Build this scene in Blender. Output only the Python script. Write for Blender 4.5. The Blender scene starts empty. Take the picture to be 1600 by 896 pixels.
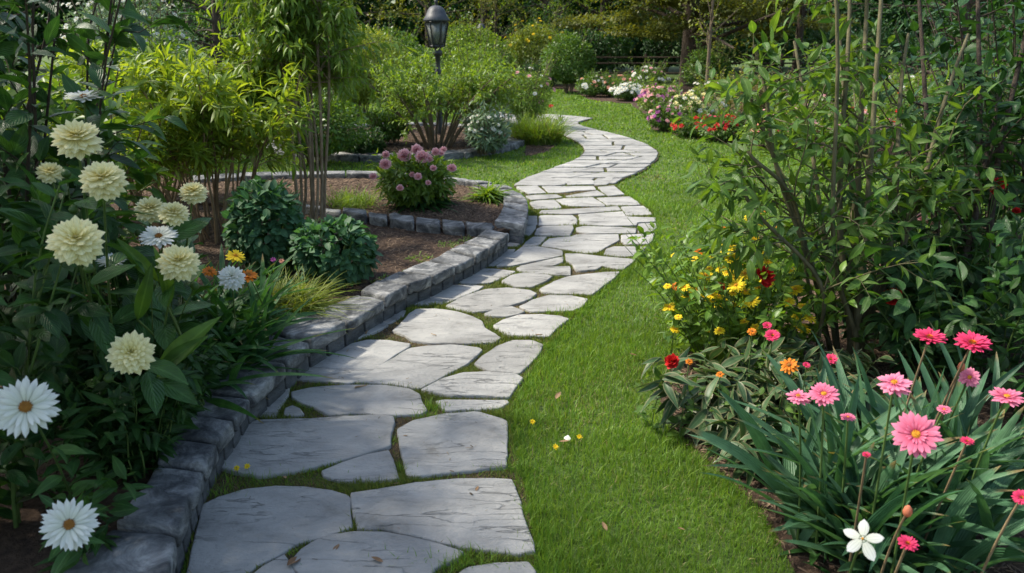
import bpy, bmesh, math, random
import numpy as np
from mathutils import Vector
R = math.radians
rng = np.random.default_rng(11)
random.seed(5)
sc = bpy.context.scene
COL = sc.collection

# ---------------------------------------------------------------- camera, sky, sun, exposure
FPX = 1200.0
CAMH = 1.8
PITCH = R(18.35)
cam_d = bpy.data.cameras.new('camera')
cam = bpy.data.objects.new('camera', cam_d)
COL.objects.link(cam)
cam.location = (0, 0, CAMH)
cam.rotation_euler = (R(90) - PITCH, 0, 0)
cam_d.sensor_width = 36.0
cam_d.lens = FPX / 1600 * 36
cam_d.clip_start = 0.05
cam_d.clip_end = 400
cam_d.dof.use_dof = True
cam_d.dof.focus_distance = 4.2
cam_d.dof.aperture_fstop = 4.0
sc.camera = cam

SUN_EL = 50
SUN_DIR = np.array([-1.0, 0.28])          # where the sun stands, seen from above
SUN_DIR = SUN_DIR / np.linalg.norm(SUN_DIR)
w = bpy.data.worlds.new('World')
sc.world = w
w.use_nodes = True
nt = w.node_tree
bg = nt.nodes['Background']
sky = nt.nodes.new('ShaderNodeTexSky')
sky.sky_type = 'NISHITA'
sky.sun_disc = False
sky.sun_elevation = R(SUN_EL)
sky.sun_rotation = math.atan2(SUN_DIR[0], SUN_DIR[1])
sky.air_density = 1.3
sky.dust_density = 2.5
sky.ozone_density = 0.6
nt.links.new(sky.outputs[0], bg.inputs[0])
bg.inputs[1].default_value = 0.145
sd = bpy.data.lights.new('sun', 'SUN')
sun = bpy.data.objects.new('sun', sd)
COL.objects.link(sun)
sd.energy = 3.7
sd.angle = R(4.0)
sd.color = (1.0, 0.93, 0.80)
ce = math.cos(R(SUN_EL))
sun.rotation_euler = Vector((-SUN_DIR[0] * ce, -SUN_DIR[1] * ce, -math.sin(R(SUN_EL)))).to_track_quat('-Z', 'Y').to_euler()
sc.view_settings.view_transform = 'Standard'
sc.view_settings.look = 'None'
sc.view_settings.exposure = 0.9
sc.view_settings.gamma = 1.0
sc.view_settings.use_curve_mapping = False
sc.render.engine = 'CYCLES'
sc.cycles.use_denoising = True
sc.cycles.max_bounces = 6
sc.cycles.transmission_bounces = 4
sc.cycles.transparent_max_bounces = 4

# ---------------------------------------------------------------- pixel <-> place
cp, sp_ = math.cos(PITCH), math.sin(PITCH)
def ray(px, py):
    u = (px - 800) / FPX; v = -(py - 448) / FPX
    return np.array([u, cp + v * sp_, -sp_ + v * cp])      # length 1 along the view axis
def G(px, py, z=0.0):
    r = ray(px, py)
    t = (z - CAMH) / r[2]
    return np.array([r[0] * t, r[1] * t, z])
def W(px, py, zc):
    return np.array([0, 0, CAMH]) + ray(px, py) * zc
def crop(ox, oy, s, pts):
    return [(ox + x / s, oy + y / s) for x, y in pts]

# ---------------------------------------------------------------- object helpers
def tag(o, label=None, cat=None, group=None, kind=None):
    if label: o['label'] = label
    if cat: o['category'] = cat
    if group: o['group'] = group
    if kind: o['kind'] = kind
    return o
def empty(name, loc, label=None, cat=None, group=None):
    o = bpy.data.objects.new(name, None)
    COL.objects.link(o)
    o.location = [float(v) for v in loc]
    o.empty_display_size = 0.1
    return tag(o, label, cat, group)
def link(name, me, parent=None):
    o = bpy.data.objects.new(name, me)
    COL.objects.link(o)
    if parent: o.parent = parent
    return o
def norm(v):
    return v / np.maximum(np.linalg.norm(v, axis=-1, keepdims=True), 1e-9)

# a piece = (V (n,3), [F arrays], LP (n,3): across, along, per-leaf random)
def mesh(name, pieces, mats, origin=(0, 0, 0), smooth=True):
    """pieces: list of (V, [F...], LP, material index)"""
    vs, lps, loops, starts, totals, mi = [], [], [], [], [], []
    off = 0; lo = 0
    for V, Fs, LP, m in pieces:
        if len(V) == 0: continue
        vs.append(V)
        lps.append(LP if LP is not None else np.zeros((len(V), 3)))
        for F in Fs:
            if len(F) == 0: continue
            k = F.shape[1]
            loops.append((F + off).ravel())
            starts.append(lo + np.arange(len(F)) * k)
            totals.append(np.full(len(F), k))
            mi.append(np.full(len(F), m))
            lo += len(F) * k
        off += len(V)
    V = np.concatenate(vs) - np.asarray(origin)[None, :]
    me = bpy.data.meshes.new(name)
    me.vertices.add(len(V))
    me.vertices.foreach_set('co', V.astype(np.float32).ravel())
    L = np.concatenate(loops).astype(np.int32)
    me.loops.add(len(L))
    me.loops.foreach_set('vertex_index', L)
    S = np.concatenate(starts).astype(np.int32)
    me.polygons.add(len(S))
    me.polygons.foreach_set('loop_start', S)
    me.polygons.foreach_set('loop_total', np.concatenate(totals).astype(np.int32))
    me.polygons.foreach_set('material_index', np.concatenate(mi).astype(np.int32))
    me.polygons.foreach_set('use_smooth', np.full(len(S), smooth))
    at = me.attributes.new('lp', 'FLOAT_VECTOR', 'POINT')
    at.data.foreach_set('vector', np.concatenate(lps).astype(np.float32).ravel())
    me.update(calc_edges=True)
    for m in (mats if isinstance(mats, (list, tuple)) else [mats]):
        me.materials.append(m)
    return me
def part(name, pieces, mats, parent):
    if not isinstance(pieces, list): pieces = [pieces]
    pieces = [p if len(p) == 4 else (*p, 0) for p in pieces]
    o = parent
    org = np.zeros(3)
    while o is not None:
        org = org + np.array(o.location); o = o.parent
    return link(name, mesh(name, pieces, mats, org), parent)

# ---------------------------------------------------------------- curves, tubes, leaves
class Cv:
    def __init__(s, P, D, B=None, R0=None, R1=None, Wg=None, fr=None):
        s.P = np.atleast_2d(np.asarray(P, float)); n = len(s.P)
        s.D = np.atleast_2d(np.asarray(D, float))
        s.B = np.zeros((n, 3)) if B is None else np.atleast_2d(np.asarray(B, float))
        s.R0 = np.full(n, .01) if R0 is None else np.broadcast_to(np.asarray(R0, float), (n,)).copy()
        s.R1 = s.R0 * .3 if R1 is None else np.broadcast_to(np.asarray(R1, float), (n,)).copy()
        s.W = np.zeros((n, 3)) if Wg is None else Wg
        s.fr = np.full(n, 1.3) if fr is None else fr
    def pos(s, u):
        u = u[..., None]
        return s.P[:, None] + s.D[:, None] * u + s.B[:, None] * u * u + s.W[:, None] * np.sin(u * s.fr[:, None, None] * 6.283)
    def tan(s, u):
        return norm(s.pos(u + .02) - s.pos(u - .02))
    def len(s):
        return np.linalg.norm(s.D + s.B, axis=1)
def tube(c, segs=6, sides=6, cap=False):
    n = len(c.P)
    u = np.tile(np.linspace(0, 1, segs + 1), (n, 1))
    p = c.pos(u); t = c.tan(u)
    ref = np.where(np.abs(norm(c.D)[:, :1]) > .8, np.array([[0, 0, 1.]]), np.array([[1., 0, 0]]))
    a = norm(np.cross(t, np.broadcast_to(ref[:, None], t.shape)))
    b = np.cross(t, a)
    r = c.R0[:, None] + (c.R1 - c.R0)[:, None] * u
    th = np.linspace(0, 2 * math.pi, sides, endpoint=False)
    V = p[:, :, None] + r[:, :, None, None] * (a[:, :, None] * np.cos(th)[None, None, :, None] + b[:, :, None] * np.sin(th)[None, None, :, None])
    idx = np.arange(n * (segs + 1) * sides).reshape(n, segs + 1, sides)
    A = idx[:, :-1]; Bq = idx[:, 1:]
    F = np.stack([A, np.roll(A, -1, 2), np.roll(Bq, -1, 2), Bq], -1).reshape(-1, 4)
    lp = np.zeros((n, segs + 1, sides, 3)); lp[..., 1] = u[:, :, None]; lp[..., 2] = rng.random(n)[:, None, None]
    return V.reshape(-1, 3), [F], lp.reshape(-1, 3)
def perp(t):
    q = rng.normal(size=t.shape)
    q -= (q * t).sum(-1, keepdims=True) * t
    return norm(q)
def spawn(c, n, u0, u1, a0, a1, L0, L1, up=.2, droop=.15, rr=.55, shrink=.5, wig=.03, zbias=0):
    N = len(c.P)
    u = rng.uniform(u0, u1, (N, n))
    p = c.pos(u).reshape(-1, 3); t = c.tan(u).reshape(-1, 3)
    ang = np.radians(rng.uniform(a0, a1, len(p)))[:, None]
    q = perp(t)
    d = norm(t * np.cos(ang) + q * np.sin(ang) + np.array([0, 0, up]))
    L = rng.uniform(L0, L1, len(p)) * (1 - shrink * (u.ravel() - u0) / max(u1 - u0, 1e-6))
    r = (c.R0[:, None] + (c.R1 - c.R0)[:, None] * u).ravel() * rr
    B = np.zeros((len(p), 3)); B[:, 2] = -droop * L
    B += rng.normal(size=B.shape) * .12 * L[:, None]
    return Cv(p, d * L[:, None], B, r, r * .35, rng.normal(size=B.shape) * (wig * L)[:, None], rng.uniform(.6, 1.4, len(p)))
def stems(base, n, h, spread, r, foot=.08, lean=.0, wig=.02, bend=.5, hvar=.2, lean_dir=(0, 0)):
    """n stems fanning out of one base"""
    az = rng.uniform(0, 6.283, n)
    rad = np.sqrt(rng.random(n))
    out = np.stack([np.cos(az), np.sin(az), np.zeros(n)], 1) * rad[:, None]
    H = h * rng.uniform(1 - hvar, 1 + hvar * .4, n)
    P = np.asarray(base) + out * foot
    S = out * spread + np.array([lean_dir[0], lean_dir[1], 0])
    D = S * (1 - bend) + np.stack([0 * H, 0 * H, H], 1)
    B = S * bend
    Wg = rng.normal(size=(n, 3)) * (wig * H)[:, None]; Wg[:, 2] *= .2
    return Cv(P, D, B, r * rng.uniform(.7, 1.15, n), r * .35, Wg, rng.uniform(.7, 1.6, n))

def leaf_tpl(rows=5, width=.4, fold=.12, droop=.25, peak=.4, tip=1.0, cols=3, wave=0):
    """unit leaf: along +y from 0 to 1, normal +z"""
    t = np.linspace(0, 1, rows + 1)
    prof = np.where(t < peak, np.sin(t / peak * math.pi / 2) ** .8, np.cos((t - peak) / (1 - peak) * math.pi / 2) ** tip)
    prof = np.clip(prof, .02, 1) * width / 2
    xs = np.linspace(-1, 1, cols)
    V, LP = [], []
    for i in range(rows + 1):
        for x in xs:
            V.append((x * prof[i], t[i], abs(x) * fold * prof[i] * 2 - droop * t[i] ** 2 + wave * math.sin(t[i] * 9 + x) * abs(x) * .05))
            LP.append((abs(x), t[i], 0))
    F = []
    for i in range(rows):
        for j in range(cols - 1):
            a = i * cols + j
            F.append((a, a + 1, a + cols + 1, a + cols))
    return np.array(V), np.array(F), np.array(LP)
T_BROAD = leaf_tpl(6, .46, .15, .22, .42, .9)
T_OVAL = leaf_tpl(4, .62, .14, .2, .42, .7)
T_LANCE = leaf_tpl(5, .22, .16, .3, .4, 1.0)
T_MID = leaf_tpl(3, .34, .16, .25, .42, 1.0)
T_SMALL = leaf_tpl(2, .5, .15, .15, .5, 1.0)
T_FAR = (np.array([(0, 0, 0), (.28, .45, .05), (0, 1, -.1), (-.28, .45, .05)]), np.array([(0, 1, 2, 3)]), np.array([(0, 0, 0), (1, .5, 0), (0, 1, 0), (1, .5, 0.)]))

def place(tpl, P, d, n, size, wscale=1.0):
    V, F, LP = tpl
    y = norm(d); x = norm(np.cross(y, n)); z = np.cross(x, y)
    s = np.broadcast_to(np.asarray(size, float), (len(P),))[:, None, None]
    dz = rng.uniform(.3, 1.6, len(P))[:, None, None]
    X = P[:, None] + s * (V[None, :, :1] * wscale * x[:, None] + V[None, :, 1:2] * y[:, None] + V[None, :, 2:] * dz * z[:, None])
    k = len(V)
    Fo = (F[None] + (np.arange(len(P)) * k)[:, None, None]).reshape(-1, F.shape[1])
    lp = np.tile(LP[None], (len(P), 1, 1)); lp[..., 2] = rng.random(len(P))[:, None]
    return X.reshape(-1, 3), [Fo], lp.reshape(-1, 3)
def leaves(c, n, u0, u1, size, tpl, a0=30, a1=70, upn=1.0, svar=.35, down=0.1, wscale=1.0):
    N = len(c.P)
    u = np.clip(np.linspace(u0, u1, n)[None] + rng.uniform(-.5, .5, (N, n)) * (u1 - u0) / n, 0, 1)
    p = c.pos(u).reshape(-1, 3); t = c.tan(u).reshape(-1, 3)
    ang = np.radians(rng.uniform(a0, a1, len(p)))[:, None]
    d = t * np.cos(ang) + perp(t) * np.sin(ang) + np.array([0, 0, -down])
    nn = np.array([0, 0, upn]) + rng.normal(size=d.shape) * .45
    return place(tpl, p, d, nn, size * rng.uniform(1 - svar, 1 + svar * .5, len(p)), wscale)
def blob(c, rad, n, size, tpl, shell=.55, hang=.3, lumps=9, lump=.35, flat=0.0, svar=.3, zmin=None, wscale=1.0):
    """leaves through an uneven rounded volume"""
    c = np.asarray(c, float); rad = np.asarray(rad, float)
    ld = norm(rng.normal(size=(lumps, 3))); ld[:, 2] = np.abs(ld[:, 2]) * .9 - .15
    ld = norm(ld)
    lr = rng.uniform(.5, 1, lumps)
    d = norm(rng.normal(size=(int(n * 1.6), 3)))
    dots = d @ ld.T
    f = 1 - lump + lump * 1.15 * (np.clip((dots - .55) / .45, 0, 1) * lr[None]).max(1)
    r = f * (shell + (1 - shell) * rng.random(len(d)) ** .6)
    p = c + d * rad * r[:, None]
    keep = p[:, 2] > (c[2] - rad[2] if zmin is None else zmin)
    p, d = p[keep][:n], d[keep][:n]
    ld_ = d + rng.normal(size=d.shape) * .55; ld_[:, 2] -= hang
    nn = d * (1 - flat) + np.array([0, 0, .5 + flat]) + rng.normal(size=d.shape) * .3
    return place(tpl, p, ld_, nn, size * rng.uniform(1 - svar, 1 + svar, len(p)), wscale)
def ribbons(c, width, rows=8, fold=.2, power=.6, base=.6):
    """strap leaves: c curves, width per curve"""
    n = len(c.P)
    width = np.broadcast_to(np.asarray(width, float), (n,))
    u = np.tile(np.linspace(0, 1, rows + 1), (n, 1))
    p = c.pos(u); t = c.tan(u)
    side = norm(np.cross(t, np.array([0, 0, 1.]) + rng.normal(size=(n, 1, 3)) * .25))
    up = np.cross(side, t)
    prof = np.minimum(base + (1 - base) * u * 3, 1) * np.clip(1 - u ** 3, 0, 1) ** power
    hw = (prof * width[:, None] / 2)[..., None]
    V = np.stack([p - side * hw + up * hw * fold * 2, p, p + side * hw + up * hw * fold * 2], 2)
    idx = np.arange(n * (rows + 1) * 3).reshape(n, rows + 1, 3)
    F = np.stack([idx[:, :-1, :-1], idx[:, :-1, 1:], idx[:, 1:, 1:], idx[:, 1:, :-1]], -1).reshape(-1, 4)
    lp = np.zeros((n, rows + 1, 3, 3)); lp[..., 0] = np.array([1, 0, 1.]); lp[..., 1] = u[:, :, None]; lp[..., 2] = rng.random(n)[:, None, None]
    return V.reshape(-1, 3), [F], lp.reshape(-1, 3)
def fan(base, n, L0, L1, tilt0, tilt1, bend, foot, az0=0, az1=360):
    """strap-leaf skeleton radiating from a foot"""
    az = np.radians(rng.uniform(az0, az1, n))
    til = np.radians(rng.uniform(tilt0, tilt1, n))
    L = rng.uniform(L0, L1, n)
    o = np.stack([np.cos(az), np.sin(az), 0 * az], 1)
    fr = np.sqrt(rng.random(n))[:, None]
    D = (o * np.sin(til)[:, None] + np.array([0, 0, 1.]) * np.cos(til)[:, None]) * L[:, None]
    B = o * (L * bend * .5)[:, None] * rng.uniform(.3, 1, n)[:, None] - np.array([0, 0, 1.]) * (L * bend * rng.uniform(.3, 1.1, n))[:, None]
    az2 = rng.uniform(0, 6.283, n)
    P = np.asarray(base) + np.stack([np.cos(az2), np.sin(az2), 0 * az2], 1) * fr * np.asarray(foot)
    return Cv(P, D, B)

# ---------------------------------------------------------------- materials
def new_mat(name):
    m = bpy.data.materials.new(name); m.use_nodes = True
    n = m.node_tree; n.nodes.clear()
    out = n.nodes.new('ShaderNodeOutputMaterial')
    return m, n, out
def col4(c): return (c[0], c[1], c[2], 1)
_lm = {}
def leaf_mat(name, c0, c1, trans=.35, tcol=None, rough=.42, rib=.25, edge=None, mott=(22, .7, 1.3), vein=0):
    if name in _lm: return _lm[name]
    m, n, out = new_mat(name); L = n.links
    at = n.nodes.new('ShaderNodeAttribute'); at.attribute_name = 'lp'
    sx = n.nodes.new('ShaderNodeSeparateXYZ'); L.new(at.outputs['Vector'], sx.inputs[0])
    mix = n.nodes.new('ShaderNodeMix'); mix.data_type = 'RGBA'
    mix.inputs[6].default_value = col4(c0); mix.inputs[7].default_value = col4(c1)
    L.new(sx.outputs[2], mix.inputs[0])
    last = mix.outputs[2]
    if rib:
        lt = n.nodes.new('ShaderNodeMath'); lt.operation = 'LESS_THAN'; lt.inputs[1].default_value = .12
        L.new(sx.outputs[0], lt.inputs[0])
        mu = n.nodes.new('ShaderNodeMath'); mu.operation = 'MULTIPLY'; mu.inputs[1].default_value = rib
        L.new(lt.outputs[0], mu.inputs[0])
        m2 = n.nodes.new('ShaderNodeMix'); m2.data_type = 'RGBA'
        L.new(mu.outputs[0], m2.inputs[0]); L.new(last, m2.inputs[6])
        m2.inputs[7].default_value = col4([min(1, v * 1.7 + .03) for v in c1]); last = m2.outputs[2]
    if edge:
        gt = n.nodes.new('ShaderNodeMapRange'); gt.inputs[1].default_value = .6; gt.inputs[2].default_value = .9
        L.new(sx.outputs[0], gt.inputs[0])
        m3 = n.nodes.new('ShaderNodeMix'); m3.data_type = 'RGBA'
        L.new(gt.outputs[0], m3.inputs[0]); L.new(last, m3.inputs[6]); m3.inputs[7].default_value = col4(edge); last = m3.outputs[2]
    if vein == 22:
        # withered tips
        tp_ = n.nodes.new('ShaderNodeMath'); tp_.operation = 'MULTIPLY_ADD'; tp_.inputs[1].default_value = .14; L.new(sx.outputs[2], tp_.inputs[0]); L.new(sx.outputs[1], tp_.inputs[2])
        tq = n.nodes.new('ShaderNodeMapRange'); tq.inputs[1].default_value = 1.0; tq.inputs[2].default_value = 1.06; L.new(tp_.outputs[0], tq.inputs[0])
        m4 = n.nodes.new('ShaderNodeMix'); m4.data_type = 'RGBA'; L.new(tq.outputs[0], m4.inputs[0]); L.new(last, m4.inputs[6]); m4.inputs[7].default_value = (.22, .17, .07, 1); last = m4.outputs[2]
    # mottling
    no = n.nodes.new('ShaderNodeTexNoise'); no.inputs['Scale'].default_value = mott[0]; no.inputs['Detail'].default_value = 4
    geo = n.nodes.new('ShaderNodeNewGeometry'); L.new(geo.outputs['Position'], no.inputs['Vector'])
    mr = n.nodes.new('ShaderNodeMapRange'); mr.inputs[1].default_value = .25; mr.inputs[2].default_value = .75; mr.inputs[3].default_value = mott[1]; mr.inputs[4].default_value = mott[2]
    L.new(no.outputs[0], mr.inputs[0])
    vm = n.nodes.new('ShaderNodeVectorMath'); vm.operation = 'SCALE'
    L.new(last, vm.inputs[0]); L.new(mr.outputs[0], vm.inputs['Scale'])
    b = n.nodes.new('ShaderNodeBsdfPrincipled')
    L.new(vm.outputs[0], b.inputs['Base Color'])
    b.inputs['Roughness'].default_value = rough
    b.inputs['Specular IOR Level'].default_value = .35
    if vein:
        # side veins: ridges slanting off the midrib (across for blades)
        a1 = n.nodes.new('ShaderNodeMath'); a1.operation = 'MULTIPLY_ADD'; a1.inputs[1].default_value = -.45; L.new(sx.outputs[0], a1.inputs[0]); L.new(sx.outputs[1], a1.inputs[2])
        a2 = n.nodes.new('ShaderNodeMath'); a2.operation = 'MULTIPLY'; a2.inputs[1].default_value = vein; L.new(a1.outputs[0] if vein > 30 else sx.outputs[0], a2.inputs[0])
        a3 = n.nodes.new('ShaderNodeMath'); a3.operation = 'SINE'; L.new(a2.outputs[0], a3.inputs[0])
        bp = n.nodes.new('ShaderNodeBump'); bp.inputs['Strength'].default_value = .5; bp.inputs['Distance'].default_value = .0015; L.new(a3.outputs[0], bp.inputs['Height'])
        L.new(bp.outputs[0], b.inputs['Normal'])
    tr = n.nodes.new('ShaderNodeBsdfTranslucent')
    tc = n.nodes.new('ShaderNodeVectorMath'); tc.operation = 'MULTIPLY'
    L.new(vm.outputs[0], tc.inputs[0]); tc.inputs[1].default_value = tcol or (1.7, 1.5, .5)
    L.new(tc.outputs[0], tr.inputs[0])
    ms = n.nodes.new('ShaderNodeMixShader'); ms.inputs[0].default_value = trans
    L.new(b.outputs[0], ms.inputs[1]); L.new(tr.outputs[0], ms.inputs[2]); L.new(ms.outputs[0], out.inputs[0])
    _lm[name] = m
    return m
def petal_mat(name, base, tip, trans=.3):
    if name in _lm: return _lm[name]
    m, n, out = new_mat(name); L = n.links
    at = n.nodes.new('ShaderNodeAttribute'); at.attribute_name = 'lp'
    sx = n.nodes.new('ShaderNodeSeparateXYZ'); L.new(at.outputs['Vector'], sx.inputs[0])
    mix = n.nodes.new('ShaderNodeMix'); mix.data_type = 'RGBA'
    mix.inputs[6].default_value = col4(base); mix.inputs[7].default_value = col4(tip)
    L.new(sx.outputs[1], mix.inputs[0])
    wv = n.nodes.new('ShaderNodeMath'); wv.operation = 'SINE'
    mu = n.nodes.new('ShaderNodeMath'); mu.operation = 'MULTIPLY'; mu.inputs[1].default_value = 14
    L.new(sx.outputs[0], mu.inputs[0]); L.new(mu.outputs[0], wv.inputs[0])
    mr = n.nodes.new('ShaderNodeMapRange'); mr.inputs[1].default_value = -1; mr.inputs[3].default_value = .86; mr.inputs[4].default_value = 1.05
    L.new(wv.outputs[0], mr.inputs[0])
    vm = n.nodes.new('ShaderNodeVectorMath'); vm.operation = 'SCALE'
    L.new(mix.outputs[2], vm.inputs[0]); L.new(mr.outputs[0], vm.inputs['Scale'])
    b = n.nodes.new('ShaderNodeBsdfPrincipled'); L.new(vm.outputs[0], b.inputs['Base Color'])
    b.inputs['Roughness'].default_value = .6; b.inputs['Specular IOR Level'].default_value = .2
    tr = n.nodes.new('ShaderNodeBsdfTranslucent'); L.new(vm.outputs[0], tr.inputs[0])
    ms = n.nodes.new('ShaderNodeMixShader'); ms.inputs[0].default_value = trans
    L.new(b.outputs[0], ms.inputs[1]); L.new(tr.outputs[0], ms.inputs[2]); L.new(ms.outputs[0], out.inputs[0])
    _lm[name] = m
    return m
def noise_mat(name, stops, scale=8, detail=8, rough=.85, bump=.3, bscale=None, stretch=(1, 1, 1), bdist=.02, spec=.3, dist=0.0, extra=None, obj_var=0, rnd=.6, cracks=0):
    if name in _lm: return _lm[name]
    m, n, out = new_mat(name); L = n.links
    tc = n.nodes.new('ShaderNodeNewGeometry')
    mp = n.nodes.new('ShaderNodeMapping'); mp.inputs['Scale'].default_value = stretch
    L.new(tc.outputs['Position'], mp.inputs[0])
    vec = mp.outputs[0]
    if obj_var:
        oi = n.nodes.new('ShaderNodeObjectInfo')
        sc_ = n.nodes.new('ShaderNodeVectorMath'); sc_.operation = 'SCALE'; sc_.inputs[0].default_value = (17, 31, 7)
        L.new(oi.outputs['Random'], sc_.inputs['Scale'])
        ad = n.nodes.new('ShaderNodeVectorMath'); L.new(vec, ad.inputs[0]); L.new(sc_.outputs[0], ad.inputs[1]); vec = ad.outputs[0]
    no = n.nodes.new('ShaderNodeTexNoise'); no.inputs['Scale'].default_value = scale; no.inputs['Detail'].default_value = detail
    no.inputs['Roughness'].default_value = rnd; no.inputs['Distortion'].default_value = dist
    L.new(vec, no.inputs['Vector'])
    cr = n.nodes.new('ShaderNodeValToRGB')
    els = cr.color_ramp.elements
    while len(els) < len(stops): els.new(.5)
    for e, (p, c) in zip(els, stops): e.position = p; e.color = col4(c)
    L.new(no.outputs[0], cr.inputs[0])
    last = cr.outputs[0]
    if obj_var:
        mr = n.nodes.new('ShaderNodeMapRange'); mr.inputs[3].default_value = 1 - obj_var; mr.inputs[4].default_value = 1 + obj_var
        L.new(oi.outputs['Random'], mr.inputs[0])
        vm = n.nodes.new('ShaderNodeVectorMath'); vm.operation = 'SCALE'
        L.new(last, vm.inputs[0]); L.new(mr.outputs[0], vm.inputs['Scale']); last = vm.outputs[0]
    nb = n.nodes.new('ShaderNodeTexNoise'); nb.inputs['Scale'].default_value = bscale or scale * 6; nb.inputs['Detail'].default_value = 8
    nb.inputs['Roughness'].default_value = .65
    L.new(vec, nb.inputs['Vector'])
    hsrc = nb.outputs[0]
    if cracks:
        # wandering cleft lines of split slate
        m2 = n.nodes.new('ShaderNodeMapping'); m2.inputs['Scale'].default_value = (.9, 3.2, 1); m2.inputs['Rotation'].default_value = (0, 0, .35)
        L.new(vec, m2.inputs[0])
        nn = n.nodes.new('ShaderNodeTexNoise'); nn.inputs['Scale'].default_value = 2.3; nn.inputs['Detail'].default_value = 5
        L.new(m2.outputs[0], nn.inputs['Vector'])
        sb = n.nodes.new('ShaderNodeMath'); sb.operation = 'SUBTRACT'; sb.inputs[1].default_value = .5; L.new(nn.outputs[0], sb.inputs[0])
        ab = n.nodes.new('ShaderNodeMath'); ab.operation = 'ABSOLUTE'; L.new(sb.outputs[0], ab.inputs[0])
        r2 = n.nodes.new('ShaderNodeMapRange'); r2.inputs[2].default_value = .012; L.new(ab.outputs[0], r2.inputs[0])
        # lines come and go
        n3 = n.nodes.new('ShaderNodeTexNoise'); n3.inputs['Scale'].default_value = 3.1; L.new(vec, n3.inputs['Vector'])
        r3 = n.nodes.new('ShaderNodeMapRange'); r3.inputs[1].default_value = .45; r3.inputs[2].default_value = .6; L.new(n3.outputs[0], r3.inputs[0])
        mx = n.nodes.new('ShaderNodeMath'); mx.operation = 'MAXIMUM'; L.new(r2.outputs[0], mx.inputs[0])
        iv = n.nodes.new('ShaderNodeMath'); iv.operation = 'SUBTRACT'; iv.inputs[0].default_value = 1; L.new(r3.outputs[0], iv.inputs[1])
        L.new(iv.outputs[0], mx.inputs[1])
        ml = n.nodes.new('ShaderNodeMapRange'); ml.inputs[3].default_value = 1 - cracks; L.new(mx.outputs[0], ml.inputs[0])
        v2 = n.nodes.new('ShaderNodeVectorMath'); v2.operation = 'SCALE'; L.new(last, v2.inputs[0]); L.new(ml.outputs[0], v2.inputs['Scale']); last = v2.outputs[0]
        mm = n.nodes.new('ShaderNodeMath'); mm.operation = 'MULTIPLY_ADD'; mm.inputs[1].default_value = .8
        L.new(mx.outputs[0], mm.inputs[0]); L.new(nb.outputs[0], mm.inputs[2]); hsrc = mm.outputs[0]
    bp = n.nodes.new('ShaderNodeBump'); bp.inputs['Strength'].default_value = bump; bp.inputs['Distance'].default_value = bdist
    L.new(hsrc, bp.inputs['Height'])
    b = n.nodes.new('ShaderNodeBsdfPrincipled'); L.new(last, b.inputs['Base Color']); L.new(bp.outputs[0], b.inputs['Normal'])
    b.inputs['Roughness'].default_value = rough; b.inputs['Specular IOR Level'].default_value = spec
    L.new(b.outputs[0], out.inputs[0])
    _lm[name] = m
    return m
M_FLAG = noise_mat('flagstone', [(.28, (.16, .155, .14)), (.40, (.25, .248, .235)), (.55, (.315, .312, .295)), (.72, (.39, .38, .355))], 3.4, 10, .88, .9, 38, (1, 1.6, 1), .012, .25, .4, obj_var=.13, rnd=.66, cracks=.28)
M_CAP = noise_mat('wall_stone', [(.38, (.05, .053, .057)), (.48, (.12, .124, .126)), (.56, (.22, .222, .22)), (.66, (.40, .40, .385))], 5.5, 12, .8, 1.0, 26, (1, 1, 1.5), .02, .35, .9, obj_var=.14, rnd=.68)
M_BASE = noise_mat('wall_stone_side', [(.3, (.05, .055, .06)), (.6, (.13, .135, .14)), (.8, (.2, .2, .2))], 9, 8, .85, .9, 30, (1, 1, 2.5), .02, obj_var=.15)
M_LAWN = noise_mat('lawn_soil', [(.3, (.045, .075, .018)), (.6, (.075, .12, .025)), (.8, (.10, .13, .035))], 5, 8, .95, .5, 120, bdist=.02)
M_JOINT = noise_mat('joint_soil', [(.3, (.035, .028, .018)), (.5, (.075, .058, .034)), (.62, (.06, .075, .022)), (.8, (.05, .085, .02))], 7, 9, .95, .9, 90, bdist=.02)
M_MULCH = noise_mat('mulch', [(.3, (.030, .018, .012)), (.5, (.075, .046, .030)), (.7, (.13, .085, .056))], 26, 9, .95, 1.0, 60, (1, 1, 1), .04)
M_BARK = noise_mat('bark', [(.3, (.075, .055, .035)), (.6, (.17, .13, .085)), (.8, (.26, .21, .14))], 12, 8, .85, .6, 40, (3, 3, .6), .01)
M_BARKT = noise_mat('tan_bark', [(.3, (.12, .085, .05)), (.6, (.25, .19, .12)), (.8, (.36, .29, .19))], 12, 8, .85, .5, 40, (3, 3, .6), .01)
M_BARKD = noise_mat('dark_bark', [(.3, (.03, .022, .016)), (.7, (.09, .068, .048))], 9, 8, .9, .8, 30, (3, 3, .6), .03)
M_IRON = noise_mat('black_iron', [(.3, (.012, .013, .015)), (.7, (.025, .027, .03))], 12, 4, .45, .2, 60, spec=.5)
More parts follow.
